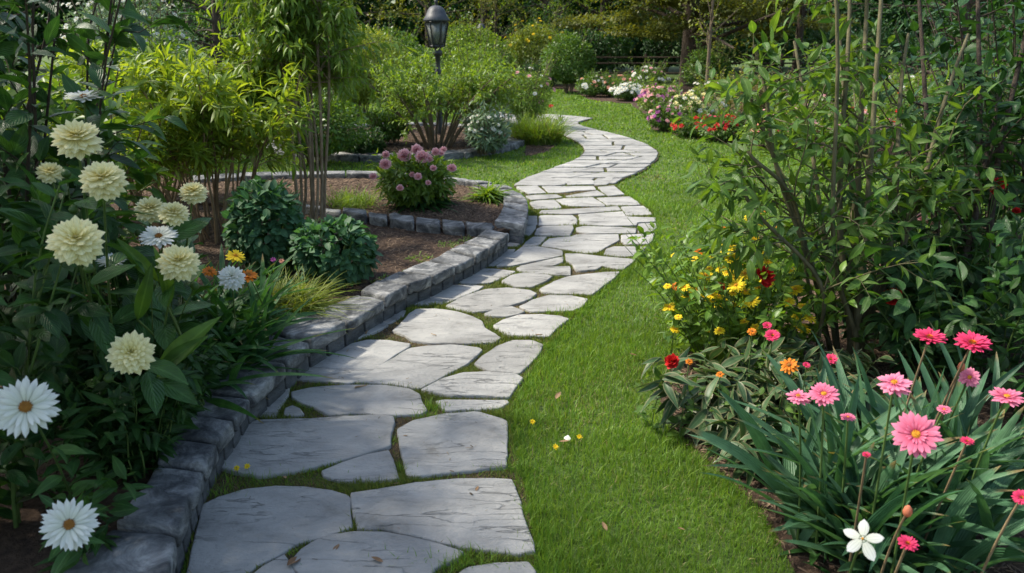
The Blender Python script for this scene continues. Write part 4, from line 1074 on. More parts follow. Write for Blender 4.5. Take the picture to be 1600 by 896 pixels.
# ---- multi-stem shrub in the ring bed
def multi(name, label, cat, base, sk, mat, leaf, size, n2, L2, n3, L3, nl, u0=.3, bark=None, cls=True, up=.3, droop=.1, a=(20, 60), upn=1.0, wscale=1.0, extra=None, split=True, down=.1):
    t = empty(name, base, label, cat)
    if split and len(sk.P) <= 40:
        for i in range(len(sk.P)):
            one = Cv(sk.P[i], sk.D[i], sk.B[i], sk.R0[i], sk.R1[i], sk.W[i:i + 1], sk.fr[i:i + 1])
            part('trunk', tube(one, 14, 8), bark or M_BARK, t)
    else: part('trunks', tube(sk, 12, 6), bark or M_BARK, t)
    br = spawn(sk, n2, u0, .98, a[0], a[1], L2[0], L2[1], up, droop, .5, .45)
    tw = spawn(br, n3, .15, 1, 20, 65, L3[0], L3[1], .1, droop, .5, .3)
    part('branches', [tube(br, 6, 5), tube(tw, 3, 4)], bark or M_BARK, t)
    fl = [leaves(tw, nl, .08, 1, size, leaf, 25, 75, upn, wscale=wscale, down=down), leaves(br, nl, .3, 1, size, leaf, 25, 75, upn, wscale=wscale, down=down)]
    part('foliage', fl, mat, t)
    return t, br, tw
bs = G(680, 230, RING_Z)
sk = stems(bs, 26, 1.14, 1.1, .022, foot=.28, bend=.45)
multi('multi_stemmed_shrub', 'large light green vase-shaped shrub with many stems in the far round bed', 'shrub', bs, sk, M_LIGHT, T_MID, .075, 10, (.3, .55), 5, (.15, .32), 9, .38)
# second, shorter light shrub to its left and a taller one right of the lamp
bush('tall_shrub', 'pale green leafy bush at the back right of the vase-shaped shrub', 'bush', (-.75, 15.6, 0), (.95, .7, .85), 8000, .055, T_FAR, M_LIGHT)
# silver white-flowering plant
bush('silver_plant', 'silvery plant with small white flowers at the right tip of the round bed', 'plant', G(760, 240, RING_Z), (.36, .32, .34), 1500, .10, T_LANCE, M_SILV, hang=-.3, flowers=[('small_white', 34, .035)], zc=.9)
# loose plants outside the ring
bush('wispy_shrub', 'loose pale green shrub with a few blooms where the path disappears', 'shrub', (.28, 15.2, 0), (.55, .5, .62), 3600, .06, T_MID, M_LIGHT, flowers=[('small_pink', 6, .05), ('small_white', 14, .04)])
GRASSY = True
for kd, px, py, rr, lab in (('small_purple', 845, 160, .085, 'tall purple flower standing at the path turn'), ('small_red', 861, 166, .06, 'small red flower right of the purple one at the path turn')):
    b = (.72 if kd == 'small_purple' else .98, 16.3, 0)
    p = W(px, py, 16.3)
    t = empty('flowering_stalk', b, lab, 'flower')
    stem_to(t, b, p, .008); head(t, kd, p, facing(p), rr, calyx=False)
    part('leaves', ribbons(fan(b, 14, .15, .35, 10, 50, .4, .05), .025, 5), M_MIDG, t)
# ---- lefthand fill in the bed between ring and edging
bush('low_plant', 'dark leafy low plant left of the round bed on the lawn side', 'plant', G(568, 247), (.38, .3, .2), 1300, .08, T_MID, M_DARK)
bush('low_plant', 'green low plant against the round bed edging behind the pink flower bush', 'plant', G(608, 222, .1), (.36, .3, .25), 1300, .08, T_MID, M_MIDG)

# ---- far right flower border
BF = [
 ('rounded bush with white blooms at the left end of the far border', 925, 152, .55, .55, M_MIDG, [('small_white', 16, .06), ('small_peach', 4, .07)]),
 ('bush with peach blooms between two white-flowered bushes in the far border', 957, 152, .6, .55, M_MIDG, [('small_peach', 20, .07)]),
 ('low mound thick with white flowers in the far border', 985, 158, .6, .42, M_MIDG, [('small_white', 75, .075)]),
 ('green bush with a few tall white flowers behind the white mound', 1012, 150, .6, .75, M_MIDG, [('small_white', 18, .07), ('small_pink', 8, .06)]),
 ('pink-flowering bush with purple blooms in the far border', 1030, 182, .55, .62, M_LIGHT, [('small_pink', 40, .06), ('small_purple', 14, .06)]),
 ('bush dotted with purple and rose flowers at the front of the far border', 1040, 206, .42, .42, M_MIDG, [('small_purple', 12, .055), ('small_pink', 22, .045)]),
 ('bush crowned with cream and peach flowers in the far border', 1085, 200, .6, .62, M_MIDG, [('small_cream', 46, .065), ('small_peach', 16, .06), ('small_white', 18, .06)]),
 ('bush with bright red flowers at the front of the far border', 1090, 215, .5, .34, M_MIDG, [('small_red', 20, .06), ('small_yellow', 2, .05)]),
 ('bush with red and magenta flowers, partly behind the right shrub branches', 1135, 222, .5, .42, M_MIDG, [('small_red', 16, .055), ('small_hot', 10, .05)]),
 ('pale grassy bush behind the cream-flowered bush', 1120, 178, .75, .75, M_YELG, [('small_white', 6, .05)]),
 ('tan feathery bush beside the pale grassy bush', 1180, 185, .75, .75, M_TAN, [('small_pink', 8, .05)]),
 ('green bush behind the right-hand shrub with pink flowers', 1240, 215, .7, .55, M_LIGHT, [('small_pink', 22, .05)]),
 ('green bush with scattered rose flowers seen through the right shrub stems', 1330, 240, .7, .6, M_MIDG, [('small_pink', 20, .05), ('small_peach', 6, .05)]),
 ('leafy bush at the back right of the far border', 1430, 235, .9, .9, M_MIDG, [('small_red', 8, .05)]),
]
for i in range(9):
    bush('undergrowth_bush', 'dark bush growing behind the rail fence beneath the background trees', 'bush', (1.6 + i * 2.1 + rng.uniform(-.3, .3), 31.5 + rng.uniform(-.4, .6), 0), (1.5, 1.0, 1.0 + rng.uniform(-.1, .4)), 3200, .13, T_FAR, M_DARK, 'dark bushes behind the rail fence', lump=.45)
BF += [
 ('broad green bush closing the back of the far border behind the right shrub', 1300, 205, 1.1, 1.1, M_MIDG, [('small_pink', 12, .06)]),
 ('light green bush far right in the border behind the trunks', 1390, 215, 1.0, 1.0, M_LIGHT, [('small_white', 10, .06)]),
 ('large mid green bush behind the dense dark shrub at the right edge', 1520, 235, 1.2, 1.3, M_MIDG, []),
 ('low green bush with coral flowers seen between the right shrub stems', 1210, 232, .6, .5, M_LIGHT, [('small_peach', 16, .05), ('small_hot', 8, .05)]),
]
for lab, px, py, r, h, mt, fl in BF:
    b = G(px, py)
    bush('border_bush', lab, 'bush', b, (r, r * .85, h * .62), int(2600 * r), .07, T_FAR, mt, 'flowering bushes of the far border', flowers=fl, lumps=12, lump=.45, zc=.8)
bush('tall_shrub', 'tall open shrub rising behind the far border beside the dark trunk', 'bush', (6.0, 24.0, 0), (.9, .7, .75), 3600, .08, T_FAR, M_MIDG)
# young bare-stemmed tree in front of the dark trunk
b = (5.3, 21.5, 0)
sk = Cv([b], [(-.1, 0, 3.4)], [(.1, 0, 0)], .06, .02)
multi('young_tree', 'thin pale-stemmed young tree in front of the dark spreading tree', 'tree', b, sk, M_YELG, T_FAR, .09, 14, (.6, 1.2), 5, (.2, .4), 5, .35)

# ---- pink flower bush in bed 2
b = G(652, 322, BED2_Z)
pb = empty('pink_flower_bush', b, 'dark leafy bush with pink ruffled blooms on the mulch of the curved bed', 'bush')
st = stems(b, 22, .50, .34, .007, foot=.12)
part('stems', tube(st, 6, 5), M_STEM, pb)
part('foliage', [blob(b + np.array([0, 0, .24]), (.40, .36, .27), 2000, .085, T_LANCE, .45, .2, 9, .3, zmin=b[2] + .01, wscale=1.5), leaves(st, 12, .3, .95, .08, T_LANCE, 30, 75, wscale=1.4)], M_LIGHT, pb)
part('foliage', [ribbons(fan(b + np.array([0, 0, .02]), 130, .24, .42, 30, 80, .7, .12), .042, 7, power=.8)], M_DARK, pb)
for px, py, r in ((632, 243, 12), (651, 234, 10), (660, 246, 13), (603, 242, 7), (602, 257, 10), (583, 276, 7), (681, 238, 8), (693, 234, 6), (706, 263, 8), (677, 263, 6), (653, 276, 7), (644, 273, 5), (625, 294, 6), (670, 248, 8), (690, 240, 5), (669, 286, 5)):
    p = W(px, py, 7.38 - (.22 if py > 252 else 0) + rng.uniform(-.12, .12)); stem_to(pb, b + rng.normal(0, .06, 3) * np.array([1, 1, 0]), p, .0035)
    head(pb, 'rose_pink', p, facing(p, .6, .6), r * 7.4 / 1200 * .98)
def grass_clump(name, label, base, n, L, width, mat, tilt=(5, 70), bend=.8, foot=.12, rows=7, cat='grass clump', mat2=None, name2='leaves', group=None, **kw):
    t = empty(name, base, label, cat, group)
    part(name2, ribbons(fan(base, n, L[0], L[1], tilt[0], tilt[1], bend, foot, **kw), width * rng.uniform(.7, 1.2, n), rows), mat, t)
    if mat2: part('dry_leaves', ribbons(fan(base, n // 6, L[0] * .8, L[1] * .9, tilt[0], tilt[1], bend, foot, **kw), width * .8, rows), mat2, t)
    return t
grass_clump('leafy_clump', 'small green clump of drooping leaves beside the curved edging', G(763, 314, BED2_Z), 170, (.18, .34), .026, M_LIGHT, (5, 75), .8, .07)
grass_clump('grass_tuft', 'fine bright green grass tuft on the mulch behind the stone divider', G(550, 322, BED2_Z), 420, (.16, .30), .006, M_LIGHT, (5, 70), .5, .22)
grass_clump('grass_tuft', 'yellow-green mounded ornamental grass with arching blades beside the low wall', G(450, 492, BED1_Z), 1700, (.26, .42), .0065, M_YELG, (5, 75), .9, .16, mat2=M_TAN)
grass_clump('grass_tuft', 'wispy green grass tuft at the rear left of the lower mulch bed', G(405, 335, BED1_Z), 500, (.18, .36), .008, M_MIDG, (5, 65), .6, .25)
grass_clump('grassy_plant', 'fine green and yellow grassy mound between the round bed and the path', (.42, 13.2, .012), 1500, (.35, .75), .012, M_LIGHT, (3, 48), .5, .42, mat2=M_TAN, cat='plant')
# weeds scattered in the mulch
for i, (px, py) in enumerate(((700, 383), (655, 405), (610, 338), (735, 375), (600, 440), (640, 432))):
    grass_clump('weed', 'small green weed sprouting from the mulch of the lower bed', G(px, py, BED1_Z), 60, (.02, .06), .008, M_LIGHT, (20, 85), .6, .10, 4, 'weed', group='weeds in the lower mulch bed')

# ---- leafy mounds (hydrangea-like)
def mound(label, base, rad, n, size, mat):
    t = empty('leafy_shrub', base, label, 'shrub')
    b = np.array(base)
    st = stems(b, 16, rad[2] * 1.6, rad[0] * .8, .008, foot=.06)
    part('stems', tube(st, 6, 5), M_STEM, t)
    part('foliage', [blob(b + np.array([0, 0, rad[2] * .85]), rad, n, size, T_OVAL, .72, .45, 14, .22, zmin=b[2] + .01), blob(b + np.array([0, 0, rad[2] * .95]), rad, n // 6, size * .7, T_MID, .85, -.6, 14, .22)], mat, t)
mound('tall dark leafy shrub behind the slender tree trunks, left of the rounder one', G(424, 425, BED1_Z), (.27, .28, .36), 1300, .075, M_BLUEG)
mound('rounded leafy green shrub on the mulch just right of the slender trunks', G(525, 440, BED1_Z), (.29, .27, .24), 900, .075, M_BLUEG)

# ---- bright shrub left
b = G(318, 372, BED1_Z)
sk = stems(b, 34, 1.32, .85, .012, foot=.38, bend=.5, lean_dir=(-.22, 0))
multi('bright_shrub', 'bright yellow-green shrub with arching lance leaves and thin brown stems at left', 'shrub', b, sk, M_BRIGHT, T_LANCE, .12, 8, (.25, .5), 4, (.12, .25), 8, .48, bark=M_STEMB, split=True)
b2 = G(225, 330, BED1_Z)
sk = stems(b2, 18, 1.2, .8, .014, foot=.3, bend=.5)
multi('arching_shrub', 'taller yellow-green shrub left of the bright one, behind the cream dahlias', 'shrub', b2, sk, M_BRIGHT, T_LANCE, .13, 8, (.3, .5), 5, (.12, .28), 9, .25, bark=M_STEMB, split=False)

# ---- slender multi-stemmed tree in bed 1
ZC = 6.8
b = G(485, 366, BED1_Z)
tr = []
for x0, x1, x2 in ((474, 455, 372), (480, 468, 415), (486, 480, 440), (492, 489, 474), (498, 500, 500), (472, 446, 402), (504, 512, 520), (468, 462, 470), (494, 478, 455)):
    p0 = W(x0, 366, ZC) * 0 + G(x0 + rng.uniform(-3, 3), 364 + rng.uniform(-5, 5), BED1_Z)
    tr.append((p0, W(x1, 150, ZC + rng.uniform(-.15, .15)), W(x2 - 20, -120, ZC + rng.uniform(-.4, .4))))
sk = through(tr, .014, .009); sk.W = rng.normal(0, .025, (len(tr), 3)); sk.R0 *= rng.uniform(.75, 1.2, len(tr))
t, br, tw = multi('slender_tree', 'slender multi-stemmed tree with weeping leafy crown growing from the lower mulch bed', 'tree', b, sk, M_LIGHT, T_LANCE, .10, 17, (.3, .8), 7, (.2, .4), 9, .52, a=(35, 85), droop=.35, up=.25, down=.5, wscale=1.2, bark=M_BARKT)
t['category'] = 'tree'
# hanging skirt of foliage on the right of the crown
# ================================================================ LEFT FOREGROUND
def stemmy(name, label, cat, base, n, h, spread, mat, tpl, size, r=.006, nl=16, n2=3, L2=(.1, .25), foot=.12, bark=None, u0=.1, lean_dir=(0, 0), wscale=1.0, group=None, bend=.5):
    t = empty(name, base, label, cat, group)
    sk = stems(base, n, h, spread, r, foot=foot, lean_dir=lean_dir, bend=bend)
    pcs = [leaves(sk, nl, u0, 1, size, tpl, 40, 80, wscale=wscale)]
    if n2:
        br = spawn(sk, n2, u0 + .1, .95, 30, 70, L2[0], L2[1], .2, .1, .6, .4)
        part('stems', [tube(sk, 8, 5), tube(br, 4, 4)], bark or M_STEM, t)
        pcs.append(leaves(br, max(4, nl // 3), .2, 1, size * .9, tpl, 30, 75, wscale=wscale))
    else: part('stems', tube(sk, 8, 5), bark or M_STEM, t)
    part('foliage', pcs, mat, t)
    return t
stemmy('dark_shrub', 'tall dark broad-leaved shrub filling the left edge of the picture', 'shrub', (-2.35, 3.3, BED1_Z), 30, 2.15, .62, M_DARK, T_BROAD, .14, .011, 22, 6, (.2, .5), .3, bark=M_BARKD, u0=.05)
stemmy('dark_shrub', 'dark broad-leaved shrub in the bottom left corner behind the two daisies', 'shrub', (-1.95, 2.35, BED1_Z), 24, 1.15, .45, M_DARK, T_BROAD, .12, .008, 20, 4, (.12, .3), .22, u0=.03)
stemmy('lance_leaved_shrub', 'green shrub with long pointed leaves behind the topmost white flower', 'shrub', (-2.75, 4.5, BED1_Z), 22, 1.45, .6, M_MIDG, T_LANCE, .17, .01, 24, 6, (.2, .5), .3, bark=M_STEMB, wscale=1.3)
stemmy('lance_leaved_shrub', 'dark small-leaved plant spilling toward the wall caps at lower left', 'shrub', (-1.52, 2.75, BED1_Z), 40, .50, .24, M_DARK, T_LANCE, .085, .004, 22, 3, (.06, .16), .14, wscale=1.5, u0=.02)
stemmy('lance_leaved_shrub', 'dark bushy plant between the dahlias and the bottom left daisies', 'shrub', (-1.62, 3.15, BED1_Z), 30, .40, .22, M_DARK, T_LANCE, .09, .005, 20, 3, (.06, .16), .16, wscale=1.6, u0=.02)
# cream dahlias
def dahlia_plant(label, base, heads, leafy=True, name='dahlia_plant', fh=.8):
    t = empty(name, base, label, 'flowering plant')
    b = np.array(base); cs = []
    for kind, px, py, r, zc, cw, up, lab in heads:
        p = W(px, py, zc)
        f = b + rng.normal(0, .05, 3) * np.array([1, 1, 0])
        n = facing(p, cw, up)
        mid = f * .62 + p * .38; mid[2] = (f[2] + p[2]) / 2
        end = p - n * r * zc / 1200 * .15
        c = through([(f, mid, end)], .0055, .004); cs.append(c)
        part('stem', tube(c, 10, 7), M_STEM, t)
        head(t, kind, p, n, r * zc / 1200, lab)
    for j in range(3):
        kd_, px, py, r, zc, _c, _u, _l = heads[j % len(heads)]
        pb_ = W(px + rng.uniform(-50, 50), py + rng.uniform(20, 60), zc + .12)
        stem_to(t, b, pb_, .003)
        V, F, LP = lathe([(.002, -.012), (.013, -.006), (.017, .004), (.012, .014), (.004, .02)], 10)
        part('bud', (V + pb_, F, LP), M_SEPAL, t)
    cc = Cv(np.concatenate([c.P for c in cs]), np.concatenate([c.D for c in cs]), np.concatenate([c.B for c in cs]), .005)
    part('leaves', [leaves(cc, 11, .15, .86, .17, T_BROAD, 45, 80, svar=.3), leaves(stems(b, 9, fh, .22, .004, foot=.08), 14, .15, 1, .16, T_BROAD, 40, 80)], M_MIDD, t)
    return t
M_MIDD = leaf_mat('leaf_dahlia', (.028, .085, .018), (.05, .125, .028), .3, (1.6, 1.55, .45), .36, rib=.35, vein=48)
dahlia_plant('tall cream dahlia plant at left with four large upper blooms', (-1.75, 2.95, BED1_Z), [
    ('dahlia', 120, 214, 40, 2.55, .45, .8, 'topmost cream dahlia bloom'), ('dahlia_b', 161, 278, 37, 2.5, .5, .75, 'cream dahlia bloom below the topmost one'),
    ('dahlia_b', 119, 374, 44, 2.2, .6, .6, 'largest cream dahlia bloom'), ('dahlia', 78, 268, 22, 2.9, .4, .8, None)], fh=1.1)
dahlia_plant('cream dahlia plant with a cluster of three blooms beside the bright shrub', (-1.75, 3.6, BED1_Z), [
    ('dahlia', 234, 325, 27, 3.1, .4, .9, 'left bloom of the touching cream pair'), ('dahlia', 271, 332, 26, 3.0, .4, .85, 'right bloom of the touching cream pair'),
    ('dahlia_b', 302, 299, 23, 3.3, .3, .9, 'small upper right cream bloom')], fh=.85)
dahlia_plant('cream dahlia plant nearest the strap-leaved clump, with one centre and one low bloom', (-1.55, 3.0, BED1_Z), [
    ('dahlia', 279, 408, 36, 2.7, .55, .75, 'cream dahlia bloom above the strap leaves'), ('dahlia', 205, 551, 39, 2.45, .85, .35, 'lowest cream dahlia bloom')], fh=.6)
def daisy_plant(label, base, heads, leafn=7, fh=.5):
    t = empty('daisy_plant', base, label, 'flowering plant'); b = np.array(base); cs = []
    for kind, px, py, r, zc, cw, up, lab in heads:
        p = W(px, py, zc); n = facing(p, cw, up)
        c = through([(b, (b * .6 + p * .4) * np.array([1, 1, 0]) + np.array([0, 0, (b[2] + p[2]) / 2]), p - n * .01)], .004, .003); cs.append(c)
        part('stem', tube(c, 10, 6), M_STEM, t); head(t, kind, p, n, r * zc / 1200, lab)
    part('leaves', [leaves(c, 8, .08, .8, .12, T_LANCE, 40, 80, wscale=1.5) for c in cs] + [leaves(stems(b, 8, fh, .15, .003, foot=.05), 10, .1, 1, .10, T_LANCE, 40, 80, wscale=1.6)], M_MIDD, t)
    return t
daisy_plant('large white daisy with a brown centre at the left edge, lower half', (-1.55, 2.35, BED1_Z), [('daisy', 40, 636, 47, 2.0, 1.0, .15, None)])
daisy_plant('white daisy with a brown centre in the bottom left corner', (-1.42, 2.12, BED1_Z), [('daisy', 108, 820, 43, 2.0, 1.0, .15, None)], fh=.3)
daisy_plant('white daisy seen from the side, above the cream dahlias at upper left', (-1.95, 3.4, BED1_Z), [('daisy', 131, 152, 32, 2.9, .1, 1.0, None)], fh=1.0)
daisy_plant('white daisy between the touching cream pair and the centre cream dahlia', (-1.7, 3.5, BED1_Z), [('daisy', 248, 370, 29, 2.95, .35, .8, None)])
daisy_plant('half-hidden white daisy just below the largest cream dahlia', (-1.75, 3.2, BED1_Z), [('daisy', 174, 408, 22, 2.9, .2, .9, None)])
daisy_plant('white double flower beside two orange blooms above the strap leaves', (-1.45, 3.75, BED1_Z), [('white_double', 362, 433, 24, 3.3, .65, .6, None)], fh=.35)
for px, py, r, lab in ((368, 400, 13, 'yellow-orange flower highest behind the white double flower'), (328, 424, 10, 'orange flower left of the white double flower'), (388, 430, 12, 'orange flower right of the white double flower'), (247, 463, 6, 'tiny orange flower among the leaves below the centre dahlia')):
    b = np.array([W(px, py, 3.75)[0] - .05, 4.0, BED1_Z]); p = W(px, py, 3.7)
    t = empty('orange_flower', b, lab, 'flower'); stem_to(t, b, p, .0035); head(t, 'orange' if px != 368 else 'yellow', p, facing(p, .3, .9, .2), r * 3.7 / 1200 * 1.25)
    part('leaves', leaves(stems(b, 3, .3, .06, .002, foot=.02), 8, .1, 1, .09, T_LANCE, 40, 80), M_MIDD, t)
for px, py, kd, lab in ((427, 406, 'small_purple', 'tiny lilac flower in front of the tall dark leafy shrub'), (440, 408, 'small_peach', 'tiny peach bud flower beside the lilac one'), (133, 237, 'small_red', 'small red flower right of the topmost cream dahlia'), (145, 243, 'small_pink', 'tiny pink flower beside the red one near the topmost dahlia')):
    zc = 5.2 if px > 400 else 3.3
    p = W(px, py, zc); b = np.array([p[0], p[1] + .05, BED1_Z])
    t = empty('small_flower', b, lab, 'flower'); stem_to(t, b, p, .003, bow=0); head(t, kd, p, facing(p, .7, .5), .022 if zc > 4 else .018, calyx=False)
    part('leaves', ribbons(fan(b, 12, .12, .25, 5, 40, .4, .02), .01, 5), M_MIDG, t)
# strap-leaved clump
b = G(330, 560, BED1_Z)
t = empty('strap_leaf_clump', b, 'dark green clump of long strap leaves spilling over the low wall', 'plant')
part('leaves', [ribbons(fan(b, 230, .45, .78, 4, 50, .5, (.32, .34, 0)), .044 * rng.uniform(.7, 1.2, 230), 10, .25, .75), ribbons(fan(b + np.array([.08, -.35, 0]), 110, .4, .66, 15, 62, .6, (.2, .25, 0)), .042, 10, .25, .75)], M_IRISD, t)
# broad pale leaves
b = np.array([-1.42, 3.2, BED1_Z])
t = empty('broad_leaf_plant', b, 'plant with broad upright pale green leaves in front of the strap leaves', 'plant')
T_HOSTA = leaf_tpl(9, .25, .2, .28, .45, .9)
tips = [((245, 590), (314, 498)), ((250, 580), (302, 530)), ((215, 500), (235, 430)), ((262, 480), (262, 400)), ((248, 440), (186, 376))]
P = np.array([W(a[0], a[1], 2.75) for a, c in tips]); Q = np.array([W(c[0], c[1], 2.65) for a, c in tips])
part('leaves', place(T_HOSTA, P, Q - P, np.array([.3, -.8, .6]) + rng.normal(0, .2, P.shape), np.linalg.norm(Q - P, axis=1)), M_MIDG, t)
part('stalks', tube(through([(b, (b + q) / 2 + np.array([0, 0, .05]), q) for q in P], .006, .004), 6, 6), M_STEM, t)

# overhanging shade tree left of the frame
t = tree((-5.6, 2.4, 0), 6.4, 'large broad-leaved tree just outside the left edge that shades the near path', M_MIDG, M_BARKD, 3.6, .5, T_MID, .13, 10, 66, 16, .2, up=.12, name='shade_tree')

# ================================================================ RIGHT SIDE
# multi-stemmed shrub
b = G(1335, 592, .01)
ZR = 4.15
T3 = lambda a, m, c, z0=0, z1=0: (G(a[0], a[1], .01), W(m[0], m[1], ZR + z0), W(c[0], c[1], ZR + z1))
trunks = [T3((1300, 560), (1262, 400), (1165, 130), 0, -.2), T3((1308, 565), (1290, 380), (1240, 60), .1, .2), T3((1318, 570), (1322, 380), (1318, -120), .1, .3), T3((1328, 575), (1345, 360), (1350, -150), .15, .4),
          T3((1335, 575), (1350, 380), (1385, -100), 0, .1), T3((1342, 570), (1375, 400), (1430, 60), .05, .3), T3((1350, 565), (1400, 390), (1520, 60), .1, .2), T3((1322, 580), (1320, 420), (1285, -60), -.1, -.4),
          T3((1340, 580), (1330, 350), (1300, -150), .2, .6), T3((1312, 590), (1270, 470), (1175, 280), -.15, -.35), T3((1305, 560), (1242, 330), (1165, 60), -.1, -.2), T3((1310, 562), (1240, 350), (1180, 230), -.1, -.2)]
sk = through(trunks, .024, .009); sk.W = rng.normal(0, .03, (len(trunks), 3)); sk.R0 *= np.array([.6, .75, 1.25, 1.35, 1.2, 1.1, 1.0, .7, 1, .5, .5, .45])
M_MIDR = leaf_mat('leaf_right_shrub', (.055, .135, .025), (.12, .21, .04), .42, (1.7, 1.5, .4), .38, rib=.3, vein=48)
T_RIGHT = leaf_tpl(6, .36, .15, .28, .42, 1.0)
M_BARKG = noise_mat('green_bark', [(.3, (.06, .055, .028)), (.6, (.13, .115, .06)), (.8, (.2, .17, .11))], 12, 8, .8, .5, 40, (3, 3, .6), .01)
multi('multi_stemmed_shrub', 'tall multi-stemmed shrub with pointed leaves rising from the right-hand bed', 'shrub', b, sk, M_MIDR, T_RIGHT, .105, 8, (.3, .75), 3, (.15, .35), 5, .42, bark=M_BARKG, a=(25, 75), up=.15, droop=.15)
# darker shrub further right, leaning trunks
b = G(1480, 560, .01)
trunks = [(G(1455, 545, .01), W(1500, 400, 4.5), W(1570, 150, 4.7)), (G(1470, 550, .01), W(1520, 330, 4.6), W(1530, -100, 4.9)), (G(1490, 560, .01), W(1580, 380, 4.5), W(1700, 100, 4.6)), (G(1480, 550, .01), W(1460, 330, 4.8), W(1430, -60, 5.0)), (G(1500, 560, .01), W(1560, 300, 4.6), W(1620, -100, 4.9))]
sk = through(trunks, .028, .010); sk.W = rng.normal(0, .03, (len(trunks), 3))
multi('dark_shrub', 'dense dark shrub with leaning trunks at the right edge of the picture', 'shrub', b, sk, M_DARK, T_RIGHT, .115, 8, (.35, .8), 5, (.2, .4), 7, .15, bark=M_BARKD, a=(30, 80), up=.1)
stemmy('dark_shrub', 'low dark leafy undergrowth at the right edge behind the gerberas', 'shrub', G(1560, 600, .01), 40, .95, .8, M_DARK, T_BROAD, .11, .006, 18, 4, (.12, .3), .45, u0=.02)
stemmy('dark_shrub', 'low dark undergrowth right of the shrub trunks, around the red blooms', 'shrub', G(1450, 545, .01), 36, .62, .6, M_DARK, T_BROAD, .09, .005, 18, 4, (.1, .25), .4, u0=.02)
stemmy('dark_shrub', 'dark shrub deep behind the right-hand trunks', 'shrub', (4.6, 6.8, .01), 34, 2.0, 1.2, M_DARK, T_BROAD, .12, .01, 18, 6, (.2, .5), .6, bark=M_BARKD, u0=.04)
stemmy('dark_shrub', 'tall dark shrub behind the dense right edge shrub', 'shrub', (3.7, 5.2, .01), 30, 2.1, .9, M_DARK, T_BROAD, .12, .01, 18, 6, (.2, .5), .4, bark=M_BARKD, u0=.04)
# yellow flowers
b = G(1160, 560, .01)
t = empty('yellow_flower_plant', b, 'bushy plant with many yellow daisy-like flowers at the lawn edge', 'flowering plant')
sk = stems(b, 60, .74, .46, .0045, foot=.28, lean_dir=(-.03, 0))
br = spawn(sk, 3, .3, .9, 25, 60, .1, .25, .3, 0, .6, .4)
part('stems', [tube(sk, 7, 5), tube(br, 4, 4)], M_STEM, t)
M_LIGHTY = leaf_mat('leaf_yellow_plant', (.08, .18, .022), (.16, .26, .04), .4, (1.7, 1.5, .4), .4)
part('foliage', [leaves(sk, 12, .05, .9, .075, T_BROAD, 45, 80), leaves(br, 5, .2, .95, .06, T_BROAD, 35, 75), blob(b + np.array([0, 0, .22]), (.46, .40, .30), 800, .075, T_BROAD, .5, .2, zmin=.02)], M_LIGHTY, t)
YF = [(1137, 387, 13), (1152, 398, 9), (1103, 430, 11), (1164, 428, 12), (1150, 446, 13), (1075, 463, 11), (1088, 455, 10), (1097, 466, 10), (1112, 461, 9), (1046, 480, 11), (1055, 515, 8), (1174, 470, 11), (1243, 452, 12), (1232, 472, 9), (1247, 495, 9), (1266, 497, 10), (1255, 512, 13), (1232, 515, 7), (1190, 505, 6), (1172, 340, 9), (1192, 348, 7), (1200, 410, 8), (1140, 405, 8), (1080, 470, 7), (1070, 449, 8), (1122, 478, 7), (1186, 395, 8), (1128, 420, 7), (1060, 495, 6), (1165, 455, 8), (1180, 372, 7), (1043, 447, 6)]
for i in range(34):
    YF.append((int(rng.normal(1150, 50)), int(rng.uniform(395, 520)), rng.integers(5, 9)))
for px, py, r in YF:
    p = W(px, py, 4.0 + rng.uniform(-.15, .25)); q = b + np.array([(p[0] - b[0]) * .5, rng.normal(0, .1), 0])
    stem_to(t, q, p, .0028); head(t, 'yellow', p, facing(p, .35, .9, rng.normal(0, .3)), r * 4 / 1200 * 1.15)
